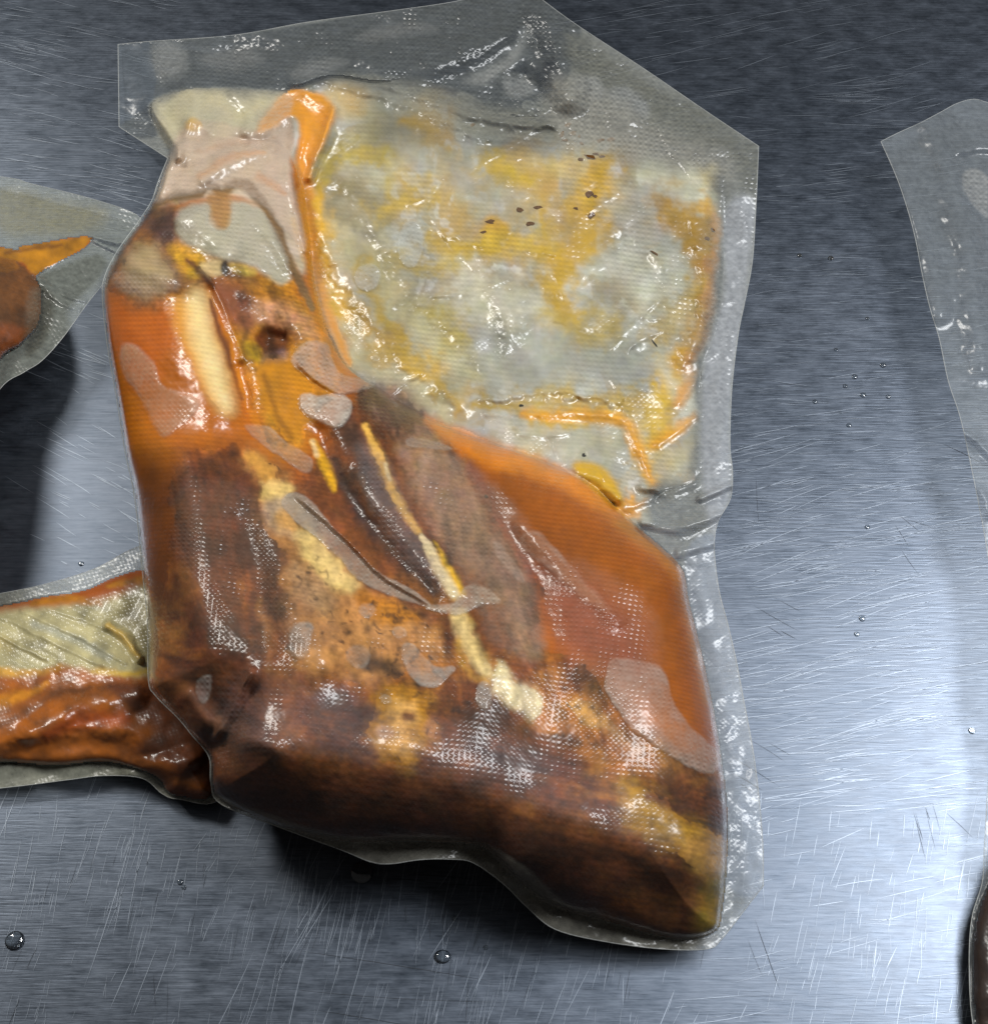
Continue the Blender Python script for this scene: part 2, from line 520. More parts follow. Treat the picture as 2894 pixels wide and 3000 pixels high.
HF = [(226, 85, 2), (228, 243, 3), (290, 80, 3), (450, 68, 5), (600, 40, 7), (880, 0, 11), (1030, -10, 9), (1250, 140, 4), (1452, 280, 6), (1440, 500, 3), (1400, 740, 3), (1402, 905, 7),
      (1368, 1040, 9), (1400, 1250, 9), (1440, 1450, 10), (1460, 1650, 8), (1420, 1760, 7), (1350, 1815, 8), (1150, 1800, 11), (1030, 1750, 15), (930, 1660, 24),
      (800, 1645, 25), (660, 1635, 22), (520, 1585, 18), (420, 1540, 18), (300, 1340, 30), (350, 1385, 30), (404, 1480, 26), (196, 560, 15), (240, 870, 13), (280, 1200, 20), (300, 365, 13),
      (1000, 400, 4), (1200, 600, 4), (1200, 800, 4), (900, 650, 5), (430, 200, 13), (600, 165, 12), (700, 400, 7), (800, 1200, 12), (600, 900, 12), (1100, 1400, 12)]
hf = idw(g.x, g.y, HF)

def smax(a, b, k):
    h = np.clip(0.5 + 0.5 * (a - b) / k, 0, 1)
    return b * (1 - h) + a * h + k * h * (1 - h)

HB = [(320, 350, 8), (430, 330, 9), (400, 470, 20), (250, 560, 17), (330, 700, 22), (560, 560, 12), (520, 750, 18), (640, 800, 18), (400, 1000, 30), (700, 1000, 26), (900, 950, 22),
      (1100, 1050, 24), (1280, 1180, 24), (600, 1250, 36), (900, 1300, 36), (1200, 1350, 30), (500, 1420, 32), (800, 1480, 34), (1100, 1580, 30), (1300, 1650, 26), (1340, 1750, 18), (400, 1400, 12)]
hb = idw(g.x, g.y, HB, 3.0, 60.0)
Rb = idw(g.x, g.y, [(250, 560, 150), (280, 1000, 190), (430, 300, 70), (600, 560, 90), (800, 790, 110), (1100, 900, 130), (1330, 1200, 110), (1390, 1600, 90), (1200, 1770, 220), (900, 1620, 300), (600, 1590, 300), (380, 1420, 150)], 3, 60)
t = np.clip(-d_body / Rb, 0, 1)
bulge = hb * np.sqrt(1 - (1 - t) ** 2)
tp = np.clip(-d_pud / 70.0, 0, 1)
tp = np.clip(-d_pud / 120.0, 0, 1)
pud = (3.0 + 2.2 * fbm(g.x, g.y, 150, 23, 3)) * tp * tp * (3 - 2 * tp)
bulge = smax(bulge, pud, 2.0)
bulge = np.where((d_body < 0) | (d_pud < 0), bulge, 0)

def bump(pts, width, amp, prof=2.0, warp=4):
    poly = spline(pts, closed=False)
    wm = max(width) if isinstance(width, (list, tuple)) else width
    w = g.box(poly, wm * 2.6 + 8)
    x = g.x[w] + warp * g.wa[w]; y = g.y[w] + warp * g.wb[w]
    if x.size == 0: return
    d, t = seg_dist(x, y, poly, closed=False)
    ww = np.interp(t, np.linspace(0, 1, len(width)), width) if isinstance(width, (list, tuple)) else width
    fade = 1.0
    bulge[w] += amp * np.exp(-(d / ww) ** prof) * fade

def flap(pts, side_w, amp, warp=3):
    """a step along a line: high on the line's left hand, fading over side_w; sharp on the other"""
    poly = spline(pts, closed=False)
    w = g.box(poly, side_w * 2)
    x = g.x[w] + warp * g.wa[w]; y = g.y[w] + warp * g.wb[w]
    d, t = seg_dist(x, y, poly, closed=False)
    a = poly[0]; b = poly[-1]
    # signed side by nearest segment direction
    i = np.clip((t * (len(poly) - 1)).astype(int), 0, len(poly) - 2)
    dx = poly[i + 1, 0] - poly[i, 0]; dy = poly[i + 1, 1] - poly[i, 1]
    s = (x - poly[i, 0]) * dy - (y - poly[i, 1]) * dx
    ends = sstep(0, 0.12, t) * (1 - sstep(0.88, 1, t))
    hi = np.exp(-(d / side_w) ** 2)
    lo = np.exp(-(d / 5.0) ** 2)
    bulge[w] += amp * ends * np.where(s < 0, hi, lo)

# muscles, furrows, the bone and the creases of the film
bump([(330, 560), (370, 660), (415, 780)], [46, 56, 50], 3.5)
bump([(402, 560), (440, 660), (468, 780)], [14, 20, 18], -3.5)
bump([(250, 500), (300, 520), (360, 540)], 26, 4)
bump([(300, 430), (370, 420), (440, 480)], 30, 3)
bump([(515, 650), (535, 655)], 24, -7)
bump([(480, 560), (560, 600), (610, 660)], 26, 3)
bump([(640, 800), (690, 900), (770, 1020), (850, 1130)], [34, 40, 36, 26], 2.2)
bump([(610, 830), (650, 930), (730, 1040), (820, 1130)], [20, 28, 28, 20], -2.6)
bump([(700, 800), (760, 930), (840, 1060), (900, 1140)], [26, 32, 28, 18], 1.5)
bump([(880, 880), (960, 1000), (1020, 1120), (1050, 1220)], [30, 36, 34, 30], -3)
bump([(1000, 1010), (1090, 1100), (1180, 1190)], [18, 26, 18], 1.6)
bump([(350, 880), (360, 1050), (390, 1230)], [40, 60, 50], 3)
bump([(520, 1010), (560, 1140), (620, 1260)], [30, 40, 36], 3)
bump([(460, 1000), (490, 1120), (510, 1240)], [26, 34, 26], -2)
bump([(560, 1440), (760, 1450), (950, 1490), (1150, 1560), (1320, 1660)], [60, 80, 80, 70, 50], 2.5)
bump([(770, 1330), (780, 1420)], [40, 40], 2.5)
bump([(1240, 1530), (1340, 1610)], [40, 40], 2.5)
bump([(480, 1290), (440, 1370), (415, 1410)], [9, 10, 8], 3.0, warp=2)
bump([(470, 1330), (420, 1420)], 26, -3)
bump([(360, 1340), (420, 1400), (520, 1430)], 20, 2)
flap([(560, 944), (640, 1012), (735, 1104), (830, 1160)][::-1], 60, 2.0)
flap([(566, 690), (600, 722), (650, 752), (720, 737)][::-1], 36, 1.8)
flap([(385, 515), (420, 570), (448, 640), (470, 700)], 34, 1.8)
bump([(1262, 942), (1215, 850), (1180, 800), (1060, 792), (930, 795)], [8, 9, 9, 9, 7], .9, warp=3)
bump([(1260, 850), (1335, 795)], [9, 7], .9, warp=2)
bump([(1190, 975), (1330, 925)], [10, 8], 1.2, warp=2)
bump([(1300, 770), (1345, 715)], [10, 8], .9, warp=2)
bump([(1110, 905), (1150, 920), (1185, 955)], [20, 26, 12], 5)
bump([(1230, 930), (1262, 940)], [12, 4], 3)
bump([(560, 155), (640, 148), (760, 170), (880, 215), (960, 232), (1060, 240)], [12, 14, 14, 12, 12, 10], 2.2, warp=9)
bump([(640, 165), (740, 190), (860, 235), (930, 270)], [10, 12, 12, 8], 1.5, warp=9)
bump([(345, 420), (420, 395), (500, 430), (560, 520)], [12, 16, 16, 12], 1.8)
bump([(285, 205), (330, 260), (345, 300)], 9, 3)
bump([(365, 235), (350, 280), (305, 370)], 12, 2.2)
bump([(500, 250), (555, 218), (566, 250), (555, 330), (585, 480)], [14, 16, 14, 12, 10], 2.6, warp=4)
bump([(390, 345), (450, 305), (520, 282)], [14, 18, 12], 2.2)
bump([(330, 330), (420, 285), (470, 270)], [10, 12, 8], -1.6)
bump([(450, 180), (480, 215), (470, 250)], [14, 16, 10], 1.6)
bump([(590, 180), (635, 215), (600, 300)], [20, 22, 14], 2)
bump([(640, 210), (610, 290), (590, 340)], 8, 2.5)
for pts_, w_, a_ in [([(620, 450), (720, 620), (880, 770)], 28, 2.0), ([(650, 380), (760, 560), (900, 720)], 24, -1.2), ([(1120, 330), (1085, 430), (1070, 540)], 30, 1.2),
                     ([(1340, 420), (1352, 560), (1320, 680)], 20, 2.0), ([(1000, 360), (940, 500), (980, 640)], 26, 1.4), ([(1190, 470), (1260, 560), (1240, 680)], 26, -1.4),
                     ([(930, 760), (1060, 755), (1180, 765)], 9, 1.4)]:
    bump(pts_, w_, a_, warp=14)
rc = random.Random(8)
for _ in range(34):
    x_, y_ = rc.uniform(640, 1340), rc.uniform(200, 900)
    a_ = rc.choice([math.radians(rc.gauss(62, 14)), math.radians(rc.gauss(-35, 14)), math.radians(rc.gauss(5, 10))]); L_ = rc.uniform(40, 150)
    dx_, dy_ = math.cos(a_) * L_ / 2, math.sin(a_) * L_ / 2
    bump([(x_ - dx_, y_ - dy_), (x_ + rc.uniform(-8, 8), y_ + rc.uniform(-8, 8)), (x_ + dx_, y_ + dy_)], [3, rc.uniform(5, 9), 3], rc.choice([-.3, .35, .45, .5]), warp=8)
for _ in range(0):
    x_, y_ = rc.uniform(330, 1250), rc.uniform(900, 1560)
    a_ = math.radians(rc.gauss(40, 30)); L_ = rc.uniform(40, 130)
    dx_, dy_ = math.cos(a_) * L_ / 2, math.sin(a_) * L_ / 2
    if inside(np.array([x_]), np.array([y_]), BODY)[0]:
        bump([(x_ - dx_, y_ - dy_), (x_, y_), (x_ + dx_, y_ + dy_)], [3, rc.uniform(5, 8), 3], rc.choice([-.5, .6, .8]), warp=6)
bulge = np.where((d_body < 0) | (d_pud < 0), bulge * sstep(0, 10, -np.minimum(d_body, d_pud)) , bulge)
wrk = fbm(g.x, g.y, 46, 41, 3)
fine_w = fbm(g.x, g.y, 18, 43, 2)
calm = sstep(0, 60, -d_body)
h_top = (hf + np.maximum(bulge, 0) + (0.32 - 0.12 * calm) * wrk + 0.07 * fine_w + 0.16 * np.where(d_body > 0, 1, 0) * fbm(g.x, g.y, 26, 45, 2))
# loose film of the header and the margins: gentle buckles
hdr = sstep(10, -10, d_bag) * (1 - sstep(-20, 10, -np.minimum(d_body, d_pud)))
def bulge_free(pts, width, amp, warp=8):
    global h_top
    w, c = g.stroke(pts, width, 1.0, warp)
    h_top[w] += amp * c
bulge_free([(1050, 40), (1078, 120), (1090, 190)], [60, 50, 40], 5, 4)
bulge_free([(1000, 150), (1030, 175)], [36, 26], -4, 4)
bulge_free([(700, 110), (800, 130), (960, 60)], [40, 50, 40], 3)
bulge_free([(320, 110), (350, 150)], [40, 40], 2)
bulge_free([(450, 110), (560, 100)], [50, 40], -2)
bulge_free([(1130, 180), (1200, 230)], [50, 40], 2)
bulge_free([(1340, 955), (1400, 930)], [10, 8], 3, 2)
bulge_free([(1230, 1000), (1300, 1010), (1380, 985)], [16, 20, 10], 2.5, 4)
bulge_free([(1300, 1060), (1370, 1040)], [16, 12], 2)
h_top += (1 - sstep(-10, 30, -dc)) * (1.3 * fbm(g.x, g.y, 110, 111, 3) + 0.5 * (1 - np.abs(fbm(g.x + 0.5 * g.y, g.y * 1.6, 90, 113, 2)) * 3).clip(-1, 1)) * sstep(-4, 26, -d_bag)
h_top = np.maximum(h_top, 0.7)

# ------------------------------------------------------------------ the contents: colours and what is what
rgb = np.zeros((g.ny, g.nx, 3)); rgb[:] = lin((198, 108, 12))
lab = np.zeros((g.ny, g.nx), np.int32)
SAUCE, FLESH, BONE, THIN = 0, 1, 2, 3
FATS = [10]

def paint(win_cov, color, alpha=1.0, label=None, mott=0.0, seed=7, mscale=26):
    w, c = win_cov
    if c.size == 0: return
    c = c * alpha
    if color[0] > 140 and color[2] < 60 and color[0] - color[1] > 55: color = warm(color)
    col = lin(color)
    if mott:
        n = fbm(g.x[w], g.y[w], mscale, seed, 4)
        cc = col[None, None, :] * np.clip(1 + mott * n[..., None] * 2, 0.1, 3)
    else: cc = col[None, None, :]
    rgb[w] = rgb[w] * (1 - c[..., None]) + cc * c[..., None]
    if label is not None:
        if label == 'fat':
            FATS[0] += 1; label = FATS[0]
        lw = lab[w]; lw[c > 0.5] = label; lab[w] = lw

P, S = g.patch, g.stroke
g.sf = 1.5
# thin sauce lying flat in the upper part of the pouch
flat = (d_body > -4)
wq = 40 * fbm(g.x, g.y, 140, 57, 3); wr = 40 * fbm(g.x, g.y, 140, 59, 3)
qx = g.x + wq; qy = g.y + wr
n1 = fbm(qx * 1.0 + qy * 0.35, qy * 0.7 - qx * 0.25, 150, 61, 3); n2 = fbm(qx * 1.2 + qy * 0.4, qy * 0.7 - qx * 0.3, 110, 67, 3); n3 = fbm(qx, qy * 0.6, 46, 71, 3)
base = lin((184, 183, 170))[None, None] * np.ones((g.ny, g.nx, 1))
def mixin(c, m): 
    global base
    base = base * (1 - m[..., None]) + lin(c)[None, None] * m[..., None]
mixin((222, 221, 210), sstep(0.0, 0.5, n2))
mixin((146, 151, 154), sstep(0.0, 0.5, -n2 + 0.2 * n3) * 0.7)
mixin((206, 160, 36), sstep(0.0, 0.5, n1 + 0.3 * n3) * 0.6 + sstep(-0.1, 0.3, n3) * 0.15)
mixin((172, 136, 44), sstep(0.15, 0.55, -n2 + 0.15 * n3) * 0.4)
flk = fbm(qx, qy, 34, 73, 5)
mixin((226, 226, 218), sstep(0.16, 0.36, flk) * 0.45)
mixin((176, 142, 60), sstep(0.2, 0.4, -flk) * 0.4)
rgb[flat] = base[flat]
lab[flat] = THIN
# grey-white clear bands and yellow veins, as they lie
for pts_, w_, c_, a_ in [
    ([(640, 330), (690, 380), (720, 420)], 45, (150, 140, 108), .8), ([(650, 430), (690, 500), (740, 560)], 26, (206, 196, 170), .8),
    ([(700, 470), (760, 560), (820, 640), (900, 720)], [26, 34, 34, 24], (196, 186, 140), .8),
    ([(600, 350), (606, 450), (640, 580), (720, 690)], [22, 30, 34, 26], (220, 150, 48), .95),
    ([(720, 620), (800, 710), (880, 780)], [20, 26, 22], (216, 150, 50), .85),
    ([(650, 620), (720, 700), (800, 760), (860, 790)], [12, 20, 20, 12], (205, 198, 170), .9),
    ([(700, 520), (730, 600), (760, 650)], 16, (210, 165, 66), .7),
    ([(900, 560), (960, 590), (1010, 570)], 44, (216, 212, 196), .9), ([(1040, 560), (1090, 600)], 34, (206, 202, 182), .7),
    ([(1180, 500), (1260, 540), (1300, 600)], [40, 44, 34], (214, 214, 200), .85), ([(960, 660), (1060, 700), (1150, 690)], [44, 46, 36], (178, 180, 172), .9),
    ([(1180, 620), (1210, 700)], 40, (168, 172, 170), .8), ([(1280, 330), (1340, 330), (1370, 360)], 34, (206, 204, 180), .9),
    ([(1130, 380), (1200, 400)], 34, (190, 188, 170), .7), ([(860, 300), (900, 360), (960, 420)], 34, (172, 172, 164), .8),
    ([(1040, 420), (1060, 520), (1080, 560)], [20, 26, 16], (206, 160, 60), .85), ([(1150, 330), (1110, 420), (1085, 500)], [26, 34, 22], (204, 152, 52), .8),
    ([(900, 470), (980, 460), (1040, 480)], [18, 24, 16], (210, 168, 76), .8), ([(960, 330), (1040, 310), (1120, 320)], 26, (206, 180, 112), .7),
    ([(1280, 420), (1340, 420), (1375, 430)], [22, 30, 24], (190, 136, 44), .85),
    ([(1362, 400), (1360, 480), (1345, 580), (1325, 660), (1280, 740)], [18, 24, 26, 26, 20], (204, 134, 20), .98), ([(1375, 420), (1376, 520), (1366, 620), (1330, 700)], [12, 17, 17, 12], (204, 116, 14), .95),
    ([(735, 290), (745, 320), (740, 345)], 14, (206, 170, 66), .8), ([(925, 310), (960, 330), (1000, 345)], 16, (206, 166, 60), .8),
    ([(1160, 320), (1150, 390), (1125, 470)], [22, 30, 22], (212, 162, 40), .9), ([(1075, 490), (1085, 560), (1100, 610)], [20, 22, 16], (206, 160, 50), .85),
    ([(1290, 400), (1330, 430), (1350, 470)], [26, 34, 24], (178, 132, 52), .85), ([(1350, 300), (1360, 340)], 14, (206, 170, 80), .7), ([(835, 600), (850, 640)], 24, (190, 160, 70), .7),
    ([(940, 430), (960, 436)], 12, (200, 130, 30), .8), ([(840, 450), (900, 470), (960, 455)], [12, 18, 14], (208, 164, 60), .8),
    ([(690, 310), (720, 340)], 26, (186, 186, 176), .7), ([(780, 290), (800, 330)], 30, (180, 182, 176), .7), ([(1190, 404), (1230, 430)], 30, (196, 188, 176), .7),
    ([(1250, 640), (1290, 600), (1340, 560)], 20, (202, 160, 66), .6), ([(1060, 600), (1120, 640), (1160, 620)], 24, (206, 168, 80), .7),
    ([(930, 770), (1040, 785), (1160, 775), (1250, 760)], [12, 18, 20, 24], (204, 160, 52), .85),
    ([(1280, 740), (1240, 810), (1250, 880), (1262, 940)], [24, 28, 20, 14], (212, 150, 40), .9),
    ([(1020, 830), (1120, 840), (1170, 860)], [26, 34, 26], (184, 180, 160), .9),
    ([(1270, 880), (1310, 870), (1330, 820)], [20, 26, 18], (186, 176, 140), .8), ([(1265, 700), (1310, 770), (1330, 760)], 12, (200, 196, 180), .7),
    ([(1262, 945), (1215, 852), (1180, 800), (1060, 793), (1000, 795)], [8, 8, 10, 8, 3], (240, 146, 28), .9),
    ([(1252, 850), (1335, 795)], [9, 6], (238, 146, 40), .9), ([(1175, 972), (1260, 948), (1332, 922)], [16, 12, 8], (232, 140, 26), .95),
    ([(1300, 770), (1320, 735), (1360, 700)], [8, 8, 6], (238, 140, 40), .8),
    ([(620, 300), (700, 250), (760, 240)], 30, (176, 168, 130), .8), ([(600, 340), (660, 290), (720, 300)], [14, 18, 10], (206, 172, 90), .7),
    ([(770, 230), (800, 236), (832, 240)], [8, 11, 6], (226, 156, 36), .95), ([(640, 400), (650, 420), (700, 425)], 18, (140, 130, 104), .7),
    ([(730, 400), (780, 380), (810, 370)], 20, (206, 165, 60), .7), ([(760, 500), (820, 500), (880, 490)], 16, (196, 160, 80), .7)]:
    w_c = S(pts_, [v * 1.8 + 4 for v in w_] if isinstance(w_, list) else w_ * 1.65 + 4, 0.8, 26 if np.max(w_) > 14 else 7)
    w, c = w_c
    c = c * flat[w]
    c_ = (c_[0] * 0.97, c_[1] * 1.0, c_[2] * 0.55) if c_[2] < 100 else (c_[0] * 1.0, c_[1] * 0.99, c_[2] * 0.95)
    paint((w, c), c_, a_, None, 0.15, 91, 30)
paint(P([(1098, 897), (1128, 884), (1165, 904), (1192, 960), (1170, 968)], 5, 3), (214, 150, 20), 1, SAUCE)
# neck tent: pale film over thin sauce
paint(P([(285, 207), (350, 174), (440, 168), (545, 176), (560, 215), (500, 250), (420, 270), (345, 300)], 8, 5), (206, 196, 162), .95, THIN, 0.06)
paint(P([(365, 235), (420, 262), (500, 250), (552, 222), (560, 270), (556, 340), (584, 490), (575, 530), (545, 470), (505, 405), (450, 378), (385, 380), (330, 396), (296, 396), (322, 300)], 6, 4), (216, 196, 172), 1, THIN, 0.06)
paint(S([(330, 300), (310, 350), (300, 385)], [10, 14, 8], 1, 4), (236, 222, 190), .8)
paint(S([(420, 190), (470, 220), (500, 200)], [14, 20, 12], 1, 8), (226, 214, 170), .8)
paint(S([(380, 290), (440, 275), (520, 262)], [8, 12, 8], 1, 6), (196, 160, 126), .7)
paint(S([(560, 420), (575, 470), (580, 500)], [8, 10, 6], 1, 4), (226, 190, 140), .8)
paint(S([(385, 340), (450, 300), (500, 290)], [10, 14, 8], 1, 6), (222, 165, 105), .8)
paint(S([(500, 340), (545, 370)], [14, 6], 1, 4), (220, 160, 100), .8)
paint(P([(356, 246), (366, 226), (386, 236), (380, 250)], 3, 3), (226, 160, 34), 1)
paint(S([(296, 372), (300, 355), (306, 345)], 6, 1, 2), (220, 150, 40), .9)
paint(P([(545, 174), (600, 174), (640, 200), (636, 240), (605, 300), (588, 335), (590, 420), (574, 380), (566, 300), (572, 250), (560, 222), (520, 245), (490, 246)], 5, 3), (226, 134, 16), 1, SAUCE, 0.05)
paint(S([(585, 330), (592, 430), (604, 520), (632, 620), (672, 700)], [16, 18, 22, 20, 10], 0.8, 5), (214, 128, 34), .95, SAUCE)

# orange sauce round the shank
paint(P([(205, 560), (260, 545), (330, 560), (345, 640), (300, 720), (240, 760), (215, 680)], 25, 10), (204, 92, 8), .9)
paint(P([(222, 700), (262, 740), (310, 830), (340, 880), (310, 940), (262, 930)], 24, 8), (204, 106, 16), .9)
paint(P([(250, 900), (320, 880), (340, 1000), (320, 1200), (300, 1310), (284, 1300)], 30, 8), (112, 60, 14), .9)
# flesh
paint(P([(335, 890), (400, 850), (470, 850), (560, 900), (650, 800), (700, 745), (770, 752), (860, 850), (930, 900), (1000, 1000), (1060, 1110), (1020, 1230), (1110, 1260), (1180, 1350), (1260, 1420), (1385, 1490),
         (1420, 1560), (1410, 1680), (1390, 1810), (1150, 1790), (1050, 1760), (960, 1690), (900, 1650), (690, 1650), (520, 1610), (424, 1560), (340, 1499), (300, 1400), (285, 1340), (305, 1200), (330, 1000)], 22, 10), (116, 64, 28), 1, FLESH, 0.20, 5, 34)
paint(P([(345, 890), (420, 880), (490, 960), (520, 1100), (540, 1220), (500, 1300), (380, 1310), (320, 1280), (325, 1100)], 26, 12), (92, 48, 26), .85, None, 0.22, 9, 30)
paint(S([(500, 1150), (520, 1230), (510, 1290)], [12, 22, 14], 1, 10), (150, 96, 48), .7)
paint(S([(470, 1080), (476, 1180), (470, 1260)], [10, 16, 12], 1, 10), (140, 76, 32), .7)
paint(P([(380, 1500), (600, 1500), (850, 1500), (1000, 1560), (1180, 1640), (1330, 1710), (1390, 1760), (1370, 1830), (1100, 1800), (950, 1700), (880, 1660), (650, 1650), (420, 1570)], 30, 12), (66, 36, 20), .85, FLESH, 0.3, 13, 40)
# tan fat cap with herbs
paint(P([(468, 858), (510, 872), (545, 920), (575, 1000), (640, 1080), (740, 1150), (800, 1180), (830, 1230), (760, 1300), (680, 1310), (600, 1290), (560, 1220), (545, 1110), (505, 985)], 18, 18), (186, 130, 72), .9, 'fat', 0.25, 19, 22)
paint(P([(470, 868), (500, 870), (530, 905), (520, 930), (490, 915)], 8, 6), (206, 148, 62), .9)
paint(P(blob(527, 938, 32, 20, -10), 6, 7), (224, 188, 112), .95, 'fat', 0.12)
paint(P([(505, 965), (560, 950), (600, 1010), (570, 1030), (520, 1010)], 8, 6), (176, 150, 120), .85, None, .1)
paint(P(blob(560, 1005, 36, 16, 20), 8, 8), (204, 150, 70), .8)
paint(P([(560, 1030), (600, 1020), (660, 1090), (690, 1130), (650, 1130), (600, 1100)], 8, 8), (226, 194, 122), .85, 'fat', 0.15)
paint(P([(560, 1080), (620, 1110), (640, 1150), (600, 1170), (560, 1140)], 10, 8), (182, 142, 100), .7, None, .2)
paint(P([(690, 1130), (780, 1165), (800, 1190), (740, 1200), (690, 1160)], 8, 8), (180, 100, 34), .85, None, .2)
paint(P([(560, 1280), (640, 1300), (740, 1300), (700, 1340), (560, 1340)], 16, 12), (120, 74, 50), .7, None, .3)
# tan lump in the middle of the big muscle
paint(P(blob(772, 1392, 62, 76, 8), 16, 16), (176, 110, 44), .9, 'fat', 0.15, 21)
paint(P([(752, 1350), (790, 1345), (800, 1370), (785, 1400), (800, 1425), (780, 1445), (748, 1430), (750, 1390)], 9, 8), (220, 166, 88), .95, 'fat', .08)
paint(P(blob(738, 1404, 17, 12, 10), 5, 4), (196, 150, 116), .85)
paint(P(blob(782, 1372, 14, 10), 5, 4), (120, 66, 30), .9)
paint(P(blob(828, 1395, 16, 22), 6, 6), (168, 112, 68), .8)
# dark places
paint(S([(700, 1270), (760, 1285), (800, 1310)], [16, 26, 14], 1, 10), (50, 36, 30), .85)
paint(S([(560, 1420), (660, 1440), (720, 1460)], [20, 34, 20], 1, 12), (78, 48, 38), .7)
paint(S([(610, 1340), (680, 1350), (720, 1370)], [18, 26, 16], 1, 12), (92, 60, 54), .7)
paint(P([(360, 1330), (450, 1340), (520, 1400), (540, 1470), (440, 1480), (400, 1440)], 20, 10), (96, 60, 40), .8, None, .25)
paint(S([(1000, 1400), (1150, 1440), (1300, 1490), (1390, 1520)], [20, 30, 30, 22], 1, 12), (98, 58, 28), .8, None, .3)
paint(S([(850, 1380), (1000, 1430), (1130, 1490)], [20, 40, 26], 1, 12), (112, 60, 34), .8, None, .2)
paint(P(blob(1060, 1370, 40, 30, 20), 10, 12), (112, 70, 26), .8, None, .4)
paint(P([(1085, 1350), (1130, 1340), (1180, 1385), (1190, 1410), (1150, 1400), (1110, 1390)], 10, 8), (206, 152, 76), .9, 'fat', .15)
paint(P([(1110, 1275), (1165, 1290), (1190, 1370), (1260, 1430), (1330, 1480), (1300, 1490), (1200, 1430), (1130, 1350)], 12, 10), (124, 80, 40), .7, None, .3)
# tan meat at the lower right end
paint(P([(1190, 1500), (1260, 1530), (1330, 1570), (1385, 1610), (1385, 1670), (1330, 1660), (1260, 1610), (1190, 1560)], 18, 14), (168, 112, 56), .95, 'fat', .2, 27)
paint(P(blob(1350, 1640, 36, 40, 20), 14, 8), (190, 142, 74), .8)
paint(S([(1245, 1530), (1300, 1545), (1340, 1540)], [12, 14, 10], 1, 10), (110, 60, 30), .9)
paint(P([(1345, 1690), (1410, 1670), (1400, 1800), (1330, 1810)], 16, 6), (124, 102, 30), .9)
# the long dark muscle, yellow fat seams and cream streaks
paint(P([(760, 840), (860, 870), (900, 920), (960, 1030), (1005, 1120), (1040, 1240), (1000, 1260), (940, 1130), (880, 1080), (820, 980)], 14, 8), (152, 116, 92), .9, None, .15)
paint(P([(690, 755), (770, 755), (840, 830), (860, 860), (780, 845), (720, 800)], 10, 5), (136, 104, 82), .85, None, .12)
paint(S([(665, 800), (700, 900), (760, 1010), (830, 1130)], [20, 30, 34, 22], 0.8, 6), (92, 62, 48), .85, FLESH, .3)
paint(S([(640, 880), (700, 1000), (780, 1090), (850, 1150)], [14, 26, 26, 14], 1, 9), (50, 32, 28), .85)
paint(S([(700, 820), (735, 900), (770, 970), (800, 1020)], [10, 20, 17, 10], 0.6, 7), (216, 166, 74), .92, 'fat', .15)
paint(S([(738, 890), (745, 915)], [8, 8], 1, 4), (226, 200, 150), .9)
paint(S([(806, 1030), (835, 1080), (870, 1140)], [8, 17, 14], 0.5, 5), (218, 196, 150), .95, 'fat', .08)
paint(S([(830, 1040), (858, 1090), (885, 1140)], [5, 9, 9], 1, 4), (216, 150, 40), .85)
paint(S([(872, 1180), (900, 1235), (932, 1295)], [20, 26, 16], 0.7, 6), (232, 200, 132), .95, 'fat', .08)
paint(S([(880, 1230), (900, 1290), (930, 1310)], 14, 1, 8), (206, 150, 60), .6)
paint(P([(952, 1272), (968, 1285), (985, 1310), (1035, 1330), (1030, 1380), (990, 1360), (955, 1330), (940, 1318)], 7, 6), (222, 202, 156), .95, 'fat', .08)
# right lobe: sauce over red-brown flesh
paint(P([(880, 850), (980, 880), (1090, 930), (1180, 1010), (1290, 1090), (1320, 1180), (1345, 1300), (1370, 1440), (1300, 1390), (1180, 1300), (1080, 1230), (1030, 1130), (960, 1000), (900, 900)], 22, 8), (160, 76, 30), .9, SAUCE, .08, 31, 60)
paint(P([(815, 800), (900, 832), (1010, 872), (1110, 918), (1180, 980), (1100, 950), (1000, 910), (900, 880)], 10, 5), (222, 116, 26), 1, SAUCE, .05)
paint(S([(1190, 1000), (1270, 1060), (1312, 1120), (1335, 1230), (1355, 1340)], [20, 26, 26, 24, 20], 1, 5), (186, 104, 26), .85)
paint(P([(1010, 1080), (1100, 1110), (1200, 1180), (1240, 1280), (1160, 1280), (1080, 1240), (1040, 1160)], 30, 10), (138, 66, 42), .8, None, .15, 37, 26)
paint(S([(900, 900), (960, 990), (1010, 1090)], [14, 24, 18], 1, 6), (128, 62, 42), .8)
# bone and joint
paint(P([(470, 545), (540, 520), (600, 600), (640, 680), (660, 740), (600, 800), (560, 880), (500, 830), (470, 740), (440, 640)], 14, 8), (186, 112, 52), .95, FLESH, .15)
paint(P([(410, 540), (470, 550), (500, 600), (470, 640), (430, 600)], 10, 6), (132, 76, 52), .9, None, .15)
paint(P([(480, 575), (560, 585), (610, 650), (560, 650), (500, 620)], 10, 6), (192, 136, 98), .8, None, .15)
paint(P([(490, 640), (510, 622), (545, 640), (550, 680), (520, 690), (490, 670)], 5, 5), (104, 54, 22), .95)
paint(P([(470, 655), (500, 670), (495, 695), (470, 685)], 5, 5), (206, 142, 50), .9)
paint(P([(500, 690), (540, 668), (552, 690), (520, 700)], 5, 4), (138, 112, 112), .7)
paint(P([(500, 700), (560, 690), (600, 730), (590, 800), (560, 850), (520, 800), (490, 760)], 12, 8), (204, 120, 34), .9, SAUCE, .1)
paint(S([(505, 720), (530, 790), (560, 840)], [10, 12, 8], 1, 5), (150, 86, 34), .7)
paint(S([(598, 845), (620, 890), (640, 940)], [10, 16, 8], .8, 4), (226, 150, 44), .95, 'fat')
